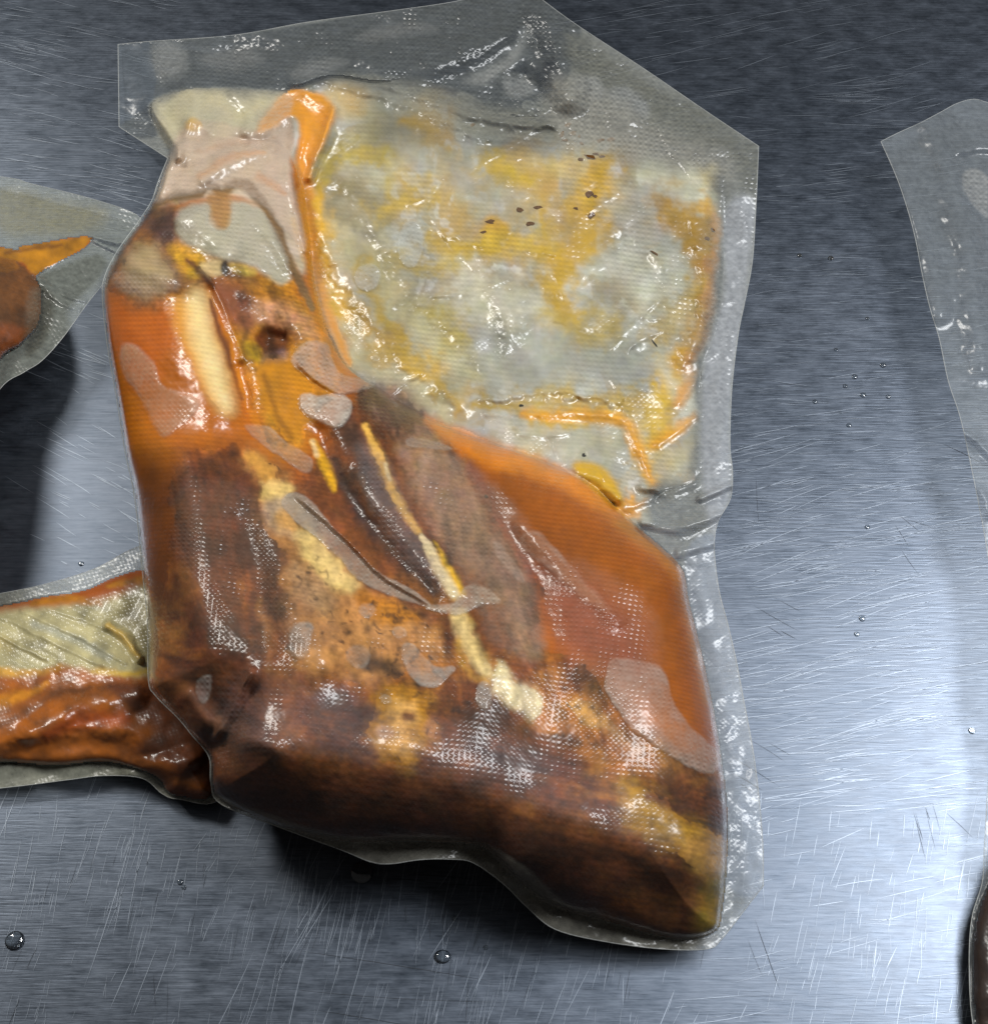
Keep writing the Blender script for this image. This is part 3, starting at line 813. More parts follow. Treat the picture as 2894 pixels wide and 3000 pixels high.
paint(S([(597, 845), (606, 872)], 8, 1, 3), (230, 200, 150), .8)
paint(P([(330, 545), (390, 548), (405, 600), (432, 700), (446, 786), (405, 770), (365, 690), (335, 610)], 12, 5), (228, 158, 62), 1, BONE)
paint(P([(362, 552), (396, 560), (412, 640), (436, 720), (446, 786), (412, 772), (384, 700), (362, 620)], 13, 3), (248, 216, 152), 1, BONE)
paint(S([(404, 575), (432, 660), (462, 760)], [6, 11, 10], .8, 4), (122, 70, 38), .95)
paint(S([(445, 660), (462, 740), (490, 812)], [8, 13, 11], .7, 4), (214, 116, 22), .95, SAUCE)
# knuckle at the upper left
paint(P([(202, 540), (228, 480), (270, 420), (300, 385), (350, 390), (352, 430), (400, 470), (470, 500), (490, 545), (400, 540), (340, 566), (300, 590), (250, 585), (215, 560)], 16, 8), (138, 92, 50), 1, FLESH, .2)
paint(P([(238, 500), (262, 474), (300, 470), (320, 500), (338, 530), (300, 560), (262, 556), (236, 534)], 14, 8), (190, 164, 120), .95, BONE, .08)
paint(S([(203, 545), (226, 488), (262, 430), (292, 398)], [8, 14, 16, 12], .8, 5), (72, 44, 30), .95)
paint(P([(285, 420), (320, 405), (345, 430), (330, 460), (290, 450)], 9, 6), (72, 48, 44), .9)
paint(P([(330, 465), (370, 470), (400, 500), (380, 530), (340, 510)], 8, 6), (196, 134, 58), .9)
paint(S([(360, 500), (385, 520), (410, 550)], [8, 12, 8], 1, 4), (92, 52, 30), .9)
paint(P([(345, 408), (400, 385), (450, 385), (500, 400), (540, 450), (560, 510), (540, 545), (490, 515), (430, 500), (380, 475), (345, 450)], 6, 4), (192, 184, 160), .95, BONE, .06)
paint(P([(385, 505), (420, 498), (440, 515), (420, 530), (395, 525)], 5, 4), (208, 182, 130), .9, BONE)
paint(P(blob(432, 514, 8, 14), 3, 2), (48, 44, 46), .95)
paint(P([(445, 505), (490, 515), (485, 528), (450, 520)], 4, 3), (210, 172, 80), .9)
paint(S([(286, 396), (330, 382), (380, 372), (392, 360), (410, 358), (425, 372), (450, 354), (480, 365), (508, 400), (538, 452), (560, 520), (600, 590)], [8, 10, 13, 12, 12, 14, 13, 12, 13, 12, 10, 8], .45, 5), (132, 100, 62), .95)
paint(P([(398, 375), (440, 378), (440, 425), (425, 440), (408, 428)], 6, 3), (180, 132, 78), .95)
# black and brown herb flecks on the fat cap
rf = np.random.RandomState(12)
specks = []
for cx_, cy_, sx_, sy_, n_ in [(680, 1210, 90, 60, 46), (790, 1270, 60, 40, 22), (600, 1120, 50, 60, 18), (1080, 1390, 60, 40, 24), (1330, 1500, 50, 25, 20), (760, 1180, 40, 20, 20), (900, 1400, 240, 70, 50)]:
    for _ in range(n_):
        specks.append((cx_ + rf.normal(0, sx_ * .6), cy_ + rf.normal(0, sy_ * .6), rf.uniform(2.2, 5.5)))
for x_, y_, r_ in specks:
    paint(P(blob(x_, y_, r_ * 1.2, r_ * rf.uniform(.4, 1), rf.uniform(0, 180), 8), 2.5, 14), (52, 32, 22), rf.uniform(.25, .9))

g.sf = 1.0
# ------------------------------------------------------------------ contents meshes
in_cont = (d_body < 0) | (d_pud < 0)
dc = np.minimum(d_body, d_pud)
h_c = np.maximum(h_top - 0.45 - 0.15 * sstep(0, 12, -dc), 0.3)
def fibre(a, seed):
    c_, s_ = math.cos(math.radians(a)), math.sin(math.radians(a))
    wv = 10 * fbm(g.x, g.y, 90, seed + 1, 2)
    return fbm((g.x * c_ + g.y * s_) * 0.2, (-g.x * s_ + g.y * c_) + wv, 15, seed, 3)
m_low = sstep(1260, 1400, g.y - 0.25 * (g.x - 700))
fib = fibre(74, 79) * (1 - m_low) + fibre(17, 83) * m_low
pat = fbm(g.x, g.y, 60, 81, 5)
isf = (lab == FLESH) | (lab > 10)
grain = fbm(g.x, g.y, 9, 78, 2)
mott = 1 + 0.10 * fbm(g.x, g.y, 14, 77, 2) + np.where((lab == FLESH) | (lab > 10), 0.3 * grain, 0.04 * grain) + np.where(isf, 0.36 * fib + 0.45 * pat, 0.10 * pat)
mott = np.clip(mott, 0.3, 2)
tm = fbm(g.x * 0.8, g.y, 85, 101, 5) + 0.22 * fib
low = np.where(lab == FLESH, sstep(1000, 1250, g.y), 0)[..., None]
gold = (sstep(0.0, 0.5, tm) * (1 - 0.75 * sstep(1430, 1560, g.y - 0.32 * (g.x - 900))) * np.maximum(sstep(1300, 1230, g.y), sstep(480, 680, g.x)))[..., None] * low * 0.75
dark = sstep(0.0, 0.5, -tm)[..., None] * np.where(lab == FLESH, 1, 0)[..., None] * 0.7
rgb = rgb * (1 - gold) + lin((176, 112, 44))[None, None] * gold
rgb = rgb * (1 - dark) + lin((52, 28, 15))[None, None] * dark
cu, su = math.cos(math.radians(6)), math.sin(math.radians(6))
U = g.x * cu + g.y * su + 8 * fbm(g.x, g.y, 160, 88, 2) + 0.6 * h_top
V = -g.x * su + g.y * cu + 8 * fbm(g.x, g.y, 160, 89, 2) + 1.0 * h_top
rows = np.sin(2 * math.pi * V / 9.5) * (1 + 0.6 * np.sin(2 * math.pi * U / 10.5)) * (0.55 + 0.9 * fbm(g.x, g.y, 110, 121, 2))
mott = mott * (1 + 0.13 * rows)
hue = np.stack([1 + 0.16 * fbm(g.x, g.y, 30, 123, 3), 1 + 0.08 * fbm(g.x, g.y, 24, 125, 3), 1 + 0.45 * fbm(g.x, g.y, 26, 127, 3)], -1)
hue = np.where((lab == FLESH)[..., None], hue, 1 + (hue - 1) * 0.3)
deep = np.where((lab == SAUCE) & (d_body < 6), 0.94 + 0.3 * fbm(g.x, g.y, 120, 129, 3), 1.0)
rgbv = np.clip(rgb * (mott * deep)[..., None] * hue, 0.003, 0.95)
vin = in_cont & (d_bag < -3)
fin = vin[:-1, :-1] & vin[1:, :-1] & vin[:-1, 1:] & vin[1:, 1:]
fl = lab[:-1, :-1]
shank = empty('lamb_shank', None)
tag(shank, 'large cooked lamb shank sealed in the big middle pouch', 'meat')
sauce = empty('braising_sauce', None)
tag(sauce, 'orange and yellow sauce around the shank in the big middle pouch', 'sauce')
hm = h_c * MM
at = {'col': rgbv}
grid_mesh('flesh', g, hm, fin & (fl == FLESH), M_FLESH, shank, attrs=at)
grid_mesh('bone', g, hm, fin & (fl == BONE), M_BONE, shank, attrs=at)
for k in range(11, FATS[0] + 1):
    f = fin & (fl == k)
    if f.sum() > 20:
        o = grid_mesh('fat_patch', g, hm, f, M_FAT, shank, attrs=at)
grid_mesh('thick_sauce', g, hm, fin & (fl == SAUCE), M_SAUCE, sauce, attrs=at)
fade_w = idw(g.x, g.y, [(300, 200, 20), (560, 160, 30), (760, 150, 60), (1000, 210, 110), (1200, 230, 120), (1386, 300, 50), (1388, 450, 22), (1345, 800, 30), (1250, 1000, 30)], 3, 40)
edge_n = 16 * fbm(g.x, g.y, 50, 93, 4)
cover = np.clip(0.95 - 0.25 * sstep(0.0, 0.5, -n1 + 0.3 * n2) + 0.12 * n3, 0.5, 0.98) * sstep(0, 1, (-d_pud + edge_n) / fade_w)
cover *= 1 - 0.6 * sstep(650, 760, g.x) * sstep(330, 230, g.y + 0.05 * (g.x - 1000))
cover = np.maximum(cover, sstep(4, -8, d_body) * 0.95)
at['cover'] = cover
grid_mesh('thin_sauce', g, hm, fin & (fl == THIN), M_THIN, sauce, attrs=at)

# underside of the filled pouch, tucking in from the margin down to the table
gu = Grid(188, 140, 1420, 1828, 8.0)
du = gu.sdf(BODY)
hfu = idw(gu.x, gu.y, HF)
hu = np.maximum(hfu * (1 - sstep(0, 90, -du)) - 1.0, 0.25) 
vu = du < -2
fu = vu[:-1, :-1] & vu[1:, :-1] & vu[:-1, 1:] & vu[1:, 1:]
ru = np.zeros((gu.ny, gu.nx, 3)); ru[:] = lin((110, 62, 28))
rim = sstep(-40, 0, du)
grid_mesh('underside', gu, hu * MM, fu, M_SAUCE, sauce, attrs={'col': ru})

# ------------------------------------------------------------------ the film of the main pouch
haze = np.full((g.ny, g.nx), 0.018)
tint = np.zeros((g.ny, g.nx, 3)); tint[:] = lin((214, 216, 206))
margin = 1 - sstep(-6, 6, -dc)
haze = np.where(d_body > 0, 0.07 + 0.25 * sstep(-60, 0, d_pud) * sstep(300, 420, g.y), haze)
haze = haze * (1 - margin) + 0.30 * margin
emb_s = 0.55 + 0.35 * fbm(g.x, g.y, 120, 83, 3) + 0.2
flab = np.zeros((g.ny, g.nx), np.int32)
def fog(wc, val, tintc=None, label=None, emb=None, alpha=1.0):
    w, c = wc
    if c.size == 0: return
    c = c * alpha
    haze[w] = haze[w] * (1 - c) + val * c
    if tintc is not None: tint[w] = tint[w] * (1 - c[..., None]) + lin(tintc)[None, None] * c[..., None]
    if emb is not None: emb_s[w] = emb_s[w] * (1 - c) + emb * c
    if label:
        lw = flab[w]; lw[c > 0.5] = label; flab[w] = lw
pk = [0]
def pocket(pts, val=0.5, col=(214, 200, 184), soft=2.5, warp=3, rise=0.3):
    pk[0] += 1
    wc = P(pts, soft * 1.5, warp + 1.5)
    w, c = wc
    rim_ = 4 * c * (1 - c) * np.clip(0.4 + 1.2 * fbm(g.x[w], g.y[w], 40, 58, 2), 0, 1)
    c = c * np.clip(0.80 + 0.75 * fbm(g.x[w], g.y[w], 70, 55, 3), 0.35, 1)
    fog((w, c), val, col, None, 1.1)
    haze[w] = np.clip(haze[w] + 0.16 * rim_, 0, .9)
    lw = flab[w]; lw[wc[1] > 0.5] = 100 + pk[0]; flab[w] = lw
    w, c = wc
    h_top[w] += rise * c
# header and margins
fog(P([(226, 85), (290, 78), (450, 66), (740, 20), (1000, -30), (1110, 40), (1060, 200), (960, 220), (860, 165), (630, 145), (540, 172), (350, 172), (285, 205), (300, 260), (228, 243)], 4, 2), 0.115, (206, 212, 206), None, 2.0)
fog(P([(226, 85), (286, 79), (300, 150), (290, 200), (228, 243)], 3, 2, False), 0.11, (190, 204, 214), None, 0.15)
fog(P([(1080, 60), (1230, 150), (1452, 280), (1447, 400), (1390, 300), (1300, 290), (1150, 215)], 14, 8), 0.22, (210, 210, 192), None, 1.6)
fog(P([(1388, 400), (1447, 390), (1425, 580), (1400, 760), (1400, 930), (1370, 1030), (1345, 940), (1345, 720), (1385, 560)], 10, 4), 0.52, (212, 216, 220), None, 0.5)
fog(P([(1310, 1080), (1370, 1030), (1395, 1200), (1440, 1430), (1462, 1690), (1395, 1700), (1394, 1560), (1362, 1330)], 6, 3), 0.40, (206, 214, 222), None, 0.5)
fog(P([(404, 1520), (640, 1600), (900, 1610), (1000, 1660), (1100, 1740), (1290, 1795), (1370, 1790), (1354, 1830), (1100, 1810), (960, 1700), (760, 1670), (520, 1590)], 5, 3), 0.38, (190, 186, 172), None, 0.3, 0.9)
for pts_, wd_, v_ in [(blob(325, 115, 34, 40, 10), 14, .26), (blob(440, 112, 60, 20, -5), 14, .2), (blob(610, 128, 60, 16, -8), 10, .22), (blob(760, 60, 80, 14, -8), 10, .18), ([(890, 150), (960, 110), (1010, 50), (990, 110), (930, 160)], 12, .3),
                      (blob(990, 165, 34, 24, 20), 10, .26), (blob(1130, 175, 30, 24, 30), 10, .36), (blob(1200, 200, 44, 30, 30), 10, .32), (blob(1060, 150, 22, 40, -15), 10, .04)]:
    fog(P(wd_ and pts_, wd_, 10), v_, (216, 218, 212), None, 2.0)
fog(P([(1060, 150), (1150, 180), (1300, 260), (1390, 300), (1384, 350), (1250, 320), (1100, 290), (1040, 240)], 30, 14), .34, (220, 217, 202), None, 1.8)
fog(P([(640, 150), (800, 155), (900, 190), (1040, 225), (1060, 270), (900, 260), (760, 220), (650, 200)], 16, 10), .26, (206, 204, 184), None, 1.0)
# milky veils where the film has lifted from the meat
fog(P([(285, 207), (350, 174), (440, 168), (545, 176), (555, 215), (500, 250), (420, 270), (345, 300)], 6, 4), 0.42, (216, 210, 186), None, 0.6)
fog(P([(365, 235), (500, 250), (556, 222), (560, 340), (584, 480), (510, 400), (440, 360), (330, 380), (300, 375)], 6, 4), 0.40, (222, 204, 186), None, 0.4)
fog(P([(820, 870), (900, 900), (1000, 1000), (1010, 1110), (1040, 1240), (960, 1240), (880, 1100), (800, 960)], 20, 10), 0.22, (206, 180, 156), None, 0.9)
fog(P([(1060, 1080), (1180, 1120), (1250, 1200), (1240, 1300), (1120, 1270), (1050, 1180)], 24, 10), 0.15, (210, 170, 150), None, 1.9)
fog(P([(340, 960), (470, 950), (540, 1080), (640, 1200), (560, 1250), (400, 1200)], 26, 12), 0.12, (200, 172, 150), None, 1.3)
fog(P([(460, 1300), (700, 1360), (900, 1400), (1150, 1480), (1300, 1600), (1200, 1600), (900, 1500), (600, 1440), (440, 1420)], 26, 16), 0.12, (196, 182, 186), None, 0.75)
fog(P([(680, 860), (740, 880), (800, 1000), (860, 1130), (800, 1100), (720, 990)], 14, 6), 0.16, (200, 190, 190), None, 1.4)
fog(P([(220, 520), (330, 535), (330, 560), (240, 560)], 8, 4), 0.22, (222, 206, 190), None, 1.8)
# air pockets
pocket([(576, 758), (593, 753), (610, 759), (646, 755), (668, 765), (673, 782), (665, 803), (648, 818), (624, 815), (598, 801), (578, 782)], .62, (224, 214, 198), 2, 1, .6)
pocket([(236, 664), (254, 661), (272, 675), (294, 697), (301, 722), (319, 744), (377, 769), (359, 802), (319, 835), (301, 820), (283, 784), (265, 751), (236, 708)], .42, (226, 200, 164), 4, 3)
pocket([(566, 675), (591, 657), (624, 661), (635, 686), (657, 719), (718, 737), (668, 753), (646, 753), (599, 722), (562, 697)], .5, (222, 198, 178), 3, 2)
pocket([(561, 944), (595, 961), (634, 1009), (682, 1062), (731, 1101), (779, 1127), (822, 1158), (779, 1150), (743, 1138), (682, 1106), (658, 1077), (622, 1043), (575, 1004), (540, 968)], .58, (196, 180, 160), 2.5, 2)
pocket([(469, 815), (515, 820), (542, 844), (590, 876), (592, 900), (571, 898), (537, 873), (494, 842)], .45, (206, 172, 136), 3, 2)
pocket([(816, 1161), (868, 1155), (893, 1127), (923, 1125), (951, 1144), (951, 1155), (910, 1163), (879, 1177), (846, 1172)], .5, (216, 202, 180), 2.5, 2)
pocket([(771, 1241), (788, 1235), (816, 1263), (835, 1277), (871, 1277), (857, 1296), (835, 1315), (802, 1310), (780, 1282)], .55, (196, 192, 184), 2, 2)
pocket(blob(927, 1332, 15, 26, -5), .5, (206, 194, 180), 2, 2)
pocket([(1180, 1261), (1263, 1279), (1286, 1339), (1316, 1389), (1370, 1442), (1366, 1480), (1320, 1469), (1267, 1438), (1210, 1393), (1164, 1324), (1161, 1294)], .52, (206, 182, 166), 2.5, 3)
pocket([(564, 1198), (597, 1196), (592, 1235), (581, 1263), (553, 1243)], .45, (196, 184, 170), 2.5, 2)
pocket([(1000, 1030), (1025, 1020), (1050, 1045), (1110, 1110), (1175, 1178), (1120, 1150), (1060, 1095), (1010, 1055)], .34, (214, 170, 140), 5, 3)
pocket([(945, 1040), (960, 1050), (990, 1090), (1000, 1115), (975, 1100), (955, 1070)], .45, (206, 184, 166), 3, 2)
pocket(blob(787, 466, 24, 44, 4), .62, (206, 208, 202), 1.5, 2)
pocket([(680, 530), (690, 512), (712, 508), (728, 520), (722, 545), (705, 555), (686, 548)], .55, (206, 202, 192), 1.5, 2)
pocket([(780, 842), (800, 840), (850, 852), (860, 860), (820, 856), (785, 852)], .42, (216, 190, 166), 2.5, 2)
pocket(blob(685, 1258, 22, 18, 20), .34, (206, 176, 150), 4, 4)
pocket(blob(765, 1213, 12, 10), .4, (206, 186, 170), 2.5, 3)
pocket(blob(705, 1170, 16, 13), .36, (206, 190, 170), 3, 3)
pocket([(345, 412), (395, 392), (398, 430), (425, 445), (445, 425), (445, 390), (495, 402), (535, 455), (552, 510), (535, 535), (490, 510), (430, 495), (380, 472), (345, 450)], .45, (212, 208, 190), 3, 3)
pocket([(385, 1300), (405, 1296), (400, 1330), (388, 1345), (378, 1320)], .35, (190, 176, 170), 3, 3)
for x_, y_, r_ in [(1040, 206, 14), (1012, 204, 12), (890, 190, 16), (720, 685, 7), (740, 1340, 10), (880, 262, 9)]:
    pocket(blob(x_, y_, r_, r_ * .75, 20), .32, (206, 206, 190), 1.5, 1.5, .3)

ang = np.radians(7 + 10 * fbm(g.x, g.y, 500, 87, 2))
emb_s = emb_s * np.clip(0.95 + 1.5 * fbm(g.x, g.y, 34, 131, 3), 0.15, 1.7)
emb = np.stack([U, V, np.clip(emb_s, 0.1, 2.2)], -1)
fm = in_bag[:-1, :-1] | in_bag[1:, :-1] | in_bag[:-1, 1:] | in_bag[1:, 1:]
px = np.where(in_bag, g.x, cxp); py = np.where(in_bag, g.y, cyp)
pouch = empty('vacuum_pouch', None)
tag(pouch, 'big clear embossed vacuum pouch in the middle, holding a whole shank', 'pouch')
fa = {'haze': np.clip(haze, 0, .9), 'tint': tint, 'emb': emb}
hF = h_top * MM
fcl = flab[:-1, :-1]
xc = g.x[:-1, :-1]; yc = g.y[:-1, :-1]; dcf = dc[:-1, :-1]
mg = (dcf > 0) & (fcl == 0)
top_m = mg & (yc < 300) & (xc < 1080 + (yc - 40) * .3)
side_m = mg & ~top_m & (xc > 1000) & (yc < 1700)
bot_m = mg & ~top_m & ~side_m
grid_mesh('front_film', g, hF, fm & (fcl == 0) & ~mg, M_FILM, pouch, attrs=fa, px=px, py=py)
for nm, m_ in (('header_margin', top_m), ('side_margin', side_m), ('bottom_margin', bot_m)):
    grid_mesh(nm, g, hF, fm & m_, M_FILM, pouch, attrs=fa, px=px, py=py)
for k in range(101, 101 + pk[0]):
    grid_mesh('air_pocket', g, hF, fm & (fcl == k), M_FILM, pouch, attrs=fa, px=px, py=py)

def samp(gr, h, x, y):
    i = np.clip(((x - gr.x0) / gr.pitch).round().astype(int), 0, gr.nx - 1)
    j = np.clip(((y - gr.y0) / gr.pitch).round().astype(int), 0, gr.ny - 1)
    return h[j, i]
hb_ = samp(g, h_top, BAG[:, 0], BAG[:, 1])
tube('cut_edge', [pt(BAG[i, 0], BAG[i, 1], hb_[i]) for i in range(len(BAG))], 0.00016, M_EDGE, pouch, closed=True, sides=4)

# ------------------------------------------------------------------ the neighbouring pouches
def side_pouch(name_i, pouch_label, shank_label, sauce_label, bag, body, hfc, hbc, R, box, paints, pitch=4.0, hz=0.3, tintc=(206, 210, 204), fogs=(), bumps=(), ridge=(), emb_dir=20, embs=1.0, flesh_first=None):
    G = Grid(*box, pitch)
    db, bx_, by_ = seg_dist(G.x, G.y, bag, want_pt=True)
    ib = inside(G.x, G.y, bag)
    dbo = G.sdf(body)
    hf_ = idw(G.x, G.y, hfc)
    hb2 = idw(G.x, G.y, hbc, 3, 50)
    t = np.clip(-dbo / R, 0, 1)
    H = hf_ + hb2 * np.sqrt(1 - (1 - t) ** 2) + 0.35 * fbm(G.x, G.y, 50, 141, 3) + 2.6 * t * fbm(G.x, G.y, 110, 143, 3) + 1.5 * (1 - t) * fbm(G.x, G.y, 130, 147, 3)
    for pts_, w_, a_ in bumps:
        w, c = G.stroke(pts_, w_, 1.0, 5); H[w] += a_ * c
    H = np.maximum(H, 0.7)
    col = np.zeros((G.ny, G.nx, 3)); col[:] = lin((170, 84, 18)); lb = np.full((G.ny, G.nx), 1 if flesh_first else 0)
    for kind, pts_, wd, c_, a_, l_ in paints:
        w, c = G.patch(pts_, wd, 8) if kind == 'p' else G.stroke(pts_, wd, .8, 8)
        if c.size == 0: continue
        c = c * a_
        n = fbm(G.x[w], G.y[w], 30, 151, 4)
        col[w] = col[w] * (1 - c[..., None]) + lin(c_)[None, None] * np.clip(1 + .8 * n[..., None], .35, 2) * c[..., None]
        if l_ is not None:
            lw = lb[w]; lw[c > .5] = l_; lb[w] = lw
    po = empty('vacuum_pouch', None); tag(po, pouch_label, 'pouch')
    v = (dbo < 0) & ib
    f = v[:-1, :-1] & v[1:, :-1] & v[:-1, 1:] & v[1:, 1:]
    l0 = lb[:-1, :-1]
    hc = np.maximum(H - .55, .3) * MM
    A = {'col': np.clip(col, .003, .95)}
    if (f & (l0 == 1)).sum() > 10:
        sh = empty('lamb_shank', None); tag(sh, shank_label, 'meat')
        grid_mesh('flesh', G, hc, f & (l0 == 1), M_FLESH, sh, attrs=A)
    if (f & (l0 != 1)).sum() > 10:
        sc = empty('braising_sauce', None); tag(sc, sauce_label, 'sauce')
        grid_mesh('thick_sauce', G, hc, f & (l0 == 0), M_SAUCE, sc, attrs=A)
        if (f & (l0 == 2)).any(): grid_mesh('sauce_fold', G, hc, f & (l0 == 2), M_SAUCE, sc, attrs=A)
        hz_u = np.maximum(hf_ * (1 - sstep(0, 80, -dbo)) - 1.0, .25)
        A2 = {'col': np.ones((G.ny, G.nx, 3)) * lin((110, 62, 28))}
        grid_mesh('underside', G, hz_u * MM, f, M_SAUCE, sc, attrs=A2)
    hzv = np.full((G.ny, G.nx), hz); hzv = np.where(dbo < 0, .03, hzv)
    tn = np.zeros((G.ny, G.nx, 3)); tn[:] = lin(tintc)
    es = np.full((G.ny, G.nx), embs)
    for pts_, wd, val, tc_, e_ in fogs:
        w, c = G.patch(pts_, wd, 5)
        if c.size == 0: continue
        hzv[w] = hzv[w] * (1 - c) + val * c; es[w] = es[w] * (1 - c) + e_ * c
        if tc_: tn[w] = tn[w] * (1 - c[..., None]) + lin(tc_)[None, None] * c[..., None]
    ca, sa = math.cos(math.radians(emb_dir)), math.sin(math.radians(emb_dir))
    e = np.stack([G.x * ca + G.y * sa, -G.x * sa + G.y * ca, es], -1)
    fm_ = ib[:-1, :-1] | ib[1:, :-1] | ib[:-1, 1:] | ib[1:, 1:]
    px_ = np.where(ib, G.x, bx_); py_ = np.where(ib, G.y, by_)
    fa_ = {'haze': hzv, 'tint': tn, 'emb': e}
    mgn = dbo[:-1, :-1] > 0
    grid_mesh('front_film', G, H * MM, fm_ & ~mgn, M_FILM, po, attrs=fa_, px=px_, py=py_)
    grid_mesh('film_margin', G, H * MM, fm_ & mgn, M_FILM, po, attrs=fa_, px=px_, py=py_)
    hh = samp(G, H, bag[:, 0], bag[:, 1])
    tube('cut_edge', [pt(bag[i, 0], bag[i, 1], hh[i]) for i in range(len(bag))], 0.00014, M_EDGE, po, closed=True, sides=4)
    return po

# upper left: only its corner shows
bagA = spline([(-300, 300), (0, 338), (60, 352), (180, 382), (262, 412), (262, 440), (240, 490), (196, 546), (166, 583), (120, 647), (80, 691), (46, 713), (0, 745), (-60, 850), (-300, 1100)])
bodyA = spline([(-280, 380), (0, 470), (40, 470), (90, 462), (150, 452), (178, 456), (160, 478), (110, 505), (72, 530), (80, 560), (74, 620), (40, 660), (0, 690), (-60, 800), (-280, 1000)])
side_pouch(1, 'clear pouch corner at the left edge, above the steel patch, with a pointed sauce fold', 'brown meat end at the left edge, in the upper of the two left pouches',
           'amber sauce running to a point in the upper left pouch', bagA, bodyA,
           [(0, 338, 6), (180, 382, 5), (262, 420, 6), (196, 546, 9), (120, 647, 15), (46, 713, 19), (0, 745, 20), (-200, 500, 14), (-200, 900, 20)],
           [(-100, 600, 18), (20, 580, 9), (60, 590, 6), (100, 490, 1.5), (170, 458, .5), (-200, 800, 26)], 80, (-300, 296, 270, 1110),
           [('p', [(-280, 470), (0, 485), (40, 510), (70, 535), (82, 560), (74, 620), (40, 660), (0, 690), (-280, 1000)], 6, (104, 62, 26), 1, 1), ('p', [(-280, 380), (0, 478), (30, 505), (0, 520), (-280, 460)], 3, (150, 92, 20), 0.95, 1),
            ('p', [(0, 475), (60, 468), (90, 462), (178, 454), (160, 478), (110, 505), (70, 530), (40, 505), (0, 490)], 4, (176, 116, 14), 1, 2),
            ('s', [(10, 486), (60, 478), (120, 470)], 6, (120, 70, 16), .7, None),
            ('p', [(-280, 640), (0, 620), (40, 640), (10, 690), (-60, 800), (-280, 1000)], 10, (130, 64, 14), .9, None)],
           3.0, .30, (196, 202, 190),
           [([(0, 360), (100, 380), (200, 400), (180, 440), (80, 450), (0, 440)], 16, .34, (196, 190, 150), .6),
            ([(60, 560), (100, 570), (90, 640), (50, 680)], 10, .16, (190, 190, 170), 1.6)],
           [([(178, 456), (205, 460), (236, 466)], 5, 2.5), ([(182, 464), (228, 482)], 4, 2.0), ([(66, 528), (110, 560), (160, 578)], 9, 1.6), ([(72, 540), (110, 576), (150, 594)], 8, 1.3)], emb_dir=15, embs=.7, flesh_first=True)

